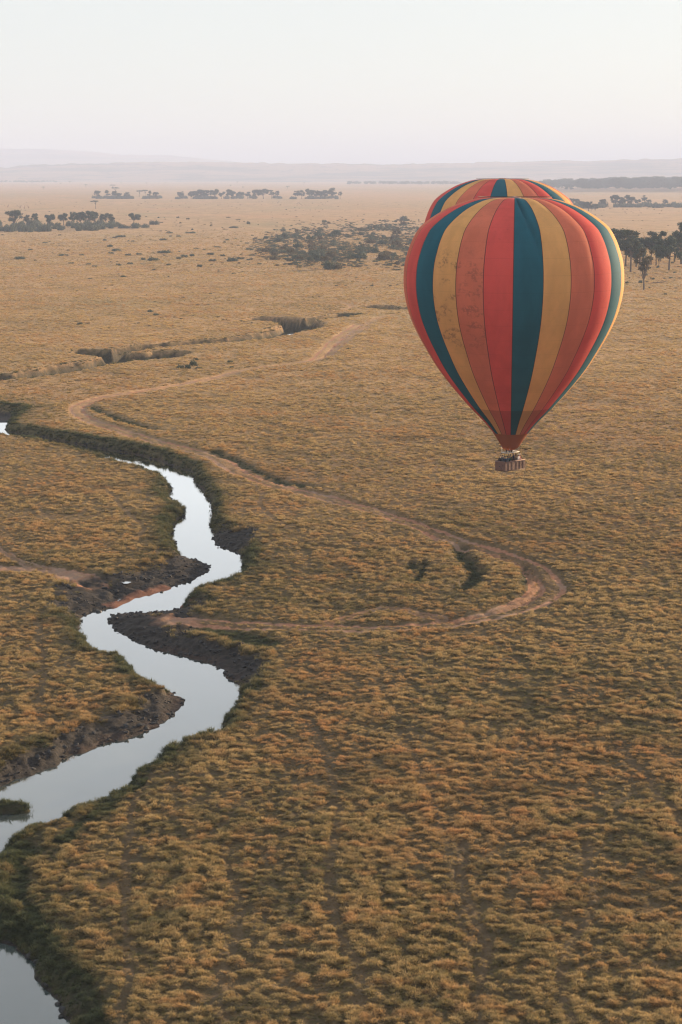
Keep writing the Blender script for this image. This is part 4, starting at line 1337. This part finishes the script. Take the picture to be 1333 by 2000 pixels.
def person_mesh(pose):
    V, E, Rr = [], [], []
    def add(p, r, prev=None):
        V.append(p); Rr.append(r)
        if prev is not None: E.append((prev, len(V) - 1))
        return len(V) - 1
    pel = add((0, 0, 0.95), (0.16, 0.11))
    wai = add((0, 0, 1.12), (0.14, 0.10), pel)
    che = add((0, 0, 1.34), (0.17, 0.11), wai)
    nec = add((0, 0, 1.49), 0.055, che)
    hd1 = add((0, -0.015, 1.57), (0.075, 0.085), nec)
    hd2 = add((0, -0.01, 1.67), (0.08, 0.095), hd1)
    add((0, -0.115, 1.595), 0.016, hd1)
    for s in (-1, 1):
        hip = add((0.10 * s, 0, 0.88), 0.095, pel)
        kn = add((0.11 * s, -0.02, 0.50), 0.062, hip)
        an = add((0.11 * s, 0.02, 0.09), 0.042, kn)
        add((0.12 * s, -0.16, 0.035), 0.035, an)
        sh = add((0.19 * s, 0, 1.41), 0.062, che)
        if pose == 'rail':
            el, wr = (0.27 * s, -0.04, 1.18), (0.22 * s, -0.26, 1.12)
        elif pose == 'photo':
            el, wr = (0.25 * s, -0.17, 1.32), (0.09 * s, -0.26, 1.55)
        else:
            el, wr = (0.26 * s, 0.02, 1.12), (0.20 * s, -0.18, 1.00 if s > 0 else 1.10)
        e = add(el, 0.045, sh)
        w = add(wr, 0.030, e)
        d = (Vector(wr) - Vector(el)).normalized()
        side = d.cross(Vector((0, 0, 1))).normalized() if abs(d.z) < .9 else Vector((1, 0, 0))
        pm = add(tuple(Vector(wr) + d * 0.06), (0.034, 0.02), w)
        for k, L in ((-1.5, .055), (-.5, .07), (.5, .075), (1.5, .06)):
            b = Vector(wr) + d * 0.095 + side * 0.017 * k
            f = add(tuple(b), 0.009, pm)
            add(tuple(b + d * L * .6 + Vector((0, 0, -L * .5))), 0.008, f)
        th = add(tuple(Vector(wr) + d * 0.05 - side * 0.04 * s), 0.010, w)
        add(tuple(Vector(wr) + d * 0.085 - side * 0.055 * s), 0.009, th)
    me = skinned('person', V, E, Rr)
    co = np.zeros(len(me.vertices) * 3); me.vertices.foreach_get('co', co)
    co = co.reshape(-1, 3)
    for p in me.polygons:
        c = p.center
        hand = any((Vector(V[i]) - c).length < 0.075 for i in range(len(V)) if isinstance(Rr[i], float) and Rr[i] < 0.0105)
        p.material_index = 1 if (c.z > 1.50 or hand) else (0 if c.z > 0.93 else 2)
    for i in range(3):
        me.materials.append(None)
    return me
def hair_mesh():
    bm = bmesh.new()
    bmesh.ops.create_uvsphere(bm, u_segments=14, v_segments=10, radius=1.0)
    bmesh.ops.delete(bm, geom=[v for v in bm.verts if v.co.z < -0.35 or (v.co.y < -0.45 and v.co.z < 0.25)], context='VERTS')
    for v in bm.verts:
        v.co = Vector((v.co.x * 0.093, v.co.y * 0.11 + 0.004, v.co.z * 0.105 + 1.665))
    me = bpy.data.meshes.new('hair'); bm.to_mesh(me); bm.free()
    for p in me.polygons: p.use_smooth = True
    return me
def hat_mesh():
    bm = bmesh.new()
    add_tube(bm, [(0, -0.01, 1.69), (0, -0.01, 1.70), (0, 0, 1.705), (0, 0, 1.77), (0, 0, 1.79)], [0.17, 0.165, 0.10, 0.095, 0.05], 14)
    me = bpy.data.meshes.new('hat'); bm.to_mesh(me); bm.free()
    return me
POSES = {k: person_mesh(k) for k in ('rail', 'photo', 'ease')}
HAIR_ME, HAT_ME = hair_mesh(), hat_mesh()
SKINS = [plain('warm_skin', (0.35, 0.19, 0.13), 0.6), plain('deep_skin', (0.12, 0.065, 0.045), 0.6)]
TROUSERS = plain('khaki_trousers', (0.16, 0.13, 0.09), 0.85)
HAIRM = [plain('dark_hair', (0.02, 0.015, 0.012), 0.6), plain('fair_hair', (0.35, 0.24, 0.14), 0.6)]
HATM = plain('pale_sun_hat', (0.7, 0.64, 0.54), 0.8)
JACKETS = {'navy': (0.015, 0.022, 0.05), 'blue': (0.02, 0.10, 0.17), 'black': (0.012, 0.012, 0.014), 'dark green': (0.02, 0.045, 0.03), 'grey': (0.12, 0.12, 0.125), 'white': (0.72, 0.66, 0.64), 'salmon': (0.55, 0.20, 0.16), 'brown': (0.10, 0.055, 0.035)}
JACKETS = {k: plain(k.replace(' ', '_') + '_jacket', c, 0.85) for k, c in JACKETS.items()}
bt = near_turn + YAW_B
def person(x, y, face, pose, jacket, label, skin=0, hair=0, hat=False, h=1.0):
    lx, ly = x * math.cos(bt) - y * math.sin(bt), x * math.sin(bt) + y * math.cos(bt)
    o = obj('person', POSES[pose], None, None, near_loc + Vector((lx, ly, 0.112)), (0, 0, bt + face))
    o.scale = (h, h, h)
    for i, m in enumerate((JACKETS[jacket], SKINS[skin], TROUSERS)):
        o.material_slots[i].link = 'OBJECT'; o.material_slots[i].material = m
    if hat:
        obj('hat', HAT_ME, HATM, o)
    c = obj('hair', HAIR_ME, None, o); slot_mat(c, HAIRM[hair])
    return tag(o, label, 'person', 'passengers in the balloon basket')
q = -PI / 2
person(-1.52, -0.42, q, 'rail', 'navy', 'person in navy jacket leaning at the end corner of the balloon basket')
person(-1.52, 0.38, q, 'rail', 'black', 'person in black jacket beside the navy one at the basket end', hair=1, h=.97)
person(-1.08, -0.44, 0, 'photo', 'blue', 'person in bright blue jacket raising a camera in the balloon basket')
person(-1.02, 0.40, q, 'ease', 'grey', 'person in grey standing behind the blue jacket in the balloon basket', h=1.02)
person(-0.45, -0.35, 0, 'rail', 'dark green', 'person in dark green facing out over the basket side')
person(0.05, 0.05, PI, 'ease', 'black', 'person in black under the burners in the middle of the basket', skin=1, h=1.03)
person(0.45, -0.42, 0, 'ease', 'brown', 'person in brown jacket at the middle of the basket side')
person(1.05, -0.42, 0.3, 'rail', 'white', 'person in white top and pale hat near the lit end of the basket', hat=True)
person(1.12, 0.40, 0, 'ease', 'navy', 'person in navy behind the white top in the basket', hair=1)
person(1.56, -0.15, 1.2, 'rail', 'salmon', 'person in salmon top and pale hat at the sunlit end of the basket', hat=True, h=.98)

# long-necked animals grazing far out on the plain
def giraffe_mesh():
    V = [(0, 0, 2.15), (0, 0.55, 2.1), (0, -0.6, 2.35), (0, -0.9, 2.9), (0, -1.25, 3.7), (0, -1.45, 4.35), (0, -1.75, 4.3), (0, -1.95, 4.2), (0, 0.85, 1.9), (0, 0.95, 1.2)]
    E = [(0, 1), (0, 2), (2, 3), (3, 4), (4, 5), (5, 6), (6, 7), (1, 8), (8, 9)]
    Rr = [0.36, 0.33, 0.38, 0.24, 0.15, 0.13, 0.10, 0.07, 0.06, 0.03]
    for s in (-1, 1):
        for y, top in ((-0.55, 2), (0.55, 1)):
            i = len(V)
            V += [(0.2 * s, y, 1.75), (0.2 * s, y + (0.05 if y < 0 else -0.06), 1.05), (0.2 * s, y + (0.02 if y < 0 else 0.08), 0.55), (0.2 * s, y, 0.03)]
            Rr += [0.17, 0.09, 0.065, 0.06]
            E += [(top, i), (i, i + 1), (i + 1, i + 2), (i + 2, i + 3)]
        i = len(V)
        V += [(0.12 * s, -1.42, 4.5)]; Rr += [0.04]; E += [(5, i)]
    return skinned('giraffe', V, E, Rr)
GIR = giraffe_mesh()
GIR.materials.append(plain('patched_tan_hide', (0.20, 0.10, 0.05), 0.9, 0.1, 0.6, 2.5))
for u, v, r in [(16, 405.5, 1.2), (40, 407.5, 2.0), (48, 408, 0.4), (56, 407.5, -0.9)]:
    g = ground_pt(u, v)
    o = obj('giraffe', GIR, None, None, (g[0], g[1], -0.02), (0, 0, r))
    tag(o, 'tiny brown long-necked animal standing on the far plain beyond the dark grove', 'animal', 'animals on the far plain')

ROCK = plain('wet_dark_rock', (0.022, 0.022, 0.024), 0.6, 0.4, 0.4, 3.0)
for (u, v, sx, lab) in [(193, 1195, 0.34, 'small dark rock in the water at the tip of the red mud'), (216, 1209, 0.30, 'small dark rock just off the muddy point of the ford'), (316, 1157, 0.2, 'tiny dark stone at the edge of the red mud beach'), (113, 1962, 0.2, 'dark rounded stone in the shallows under the overhanging grass'), (120, 1987, 0.16, 'small wet stone at the foot of the grassy bank')]:
    g = ground_pt(u, v, ZW)
    bm = bmesh.new()
    bmesh.ops.create_icosphere(bm, subdivisions=2, radius=0.5)
    rr = random.Random(u)
    ph = [rr.uniform(0, 6) for _ in range(6)]
    for w in bm.verts:
        k = 1 + 0.16 * math.sin(w.co.x * 7 + ph[0]) + 0.14 * math.sin(w.co.y * 8 + ph[1]) + 0.12 * math.sin(w.co.z * 9 + ph[2])
        w.co = Vector((w.co.x * 1.4 * k, w.co.y * k, w.co.z * 0.7 * k)) * sx * 1.5
    o = bm_obj('rock', bm, ROCK, None, True)
    o.location = (g[0], g[1], ZW + 0.03)
    tag(o, lab, 'rock')
bm = bmesh.new()
add_tube(bm, [(-3.2, 0, 0.12), (-1.5, 0.2, 0.25), (0.2, 0, 0.3), (2.0, -0.2, 0.55), (3.0, 0, 1.0), (3.4, 0.1, 0.5)], [0.2, 0.19, 0.16, 0.13, 0.09, 0.04], 6)
add_tube(bm, [(0.2, 0, 0.3), (1.0, 0.6, 0.8), (1.6, 0.9, 1.2)], [0.1, 0.06, 0.03], 5)
o = bm_obj('fallen_branch', bm, BARK, None, True)
g = ground_pt(1288, 553)
o.location = (g[0], g[1], 0.0)
tag(o, 'bent dead branch lying on the ground in front of the near wood', 'branch')

n = 2600
yy = np.exp(rng.uniform(math.log(560), math.log(3200), n))
P = np.column_stack([rng.uniform(-0.21, 0.21, n) * yy, yy])
kk = vnoise(P[:, 0] / 60, P[:, 1] / 160, 811) + rng.random(n) * 0.5 > 0.7
P = P[kk]; n = len(P)
ss_ = rng.uniform(.16, .5, n) * (0.8 + 0.5 * sstep(600, 2500, P[:, 1]))
src = [bpy.data.objects.new('tussock', m) for m in SHRUBS_DRY + SHRUBS[:2]]
scatter('far_tussocks', np.column_stack([P, np.full(n, -0.05)]), np.column_stack([np.zeros((n, 2)), rng.uniform(0, 6.28, n)]), np.column_stack([ss_, ss_, ss_ * .8]), rng.integers(0, 5, n), src, 'low dry tussocks speckling the far plain', 'tussocks')
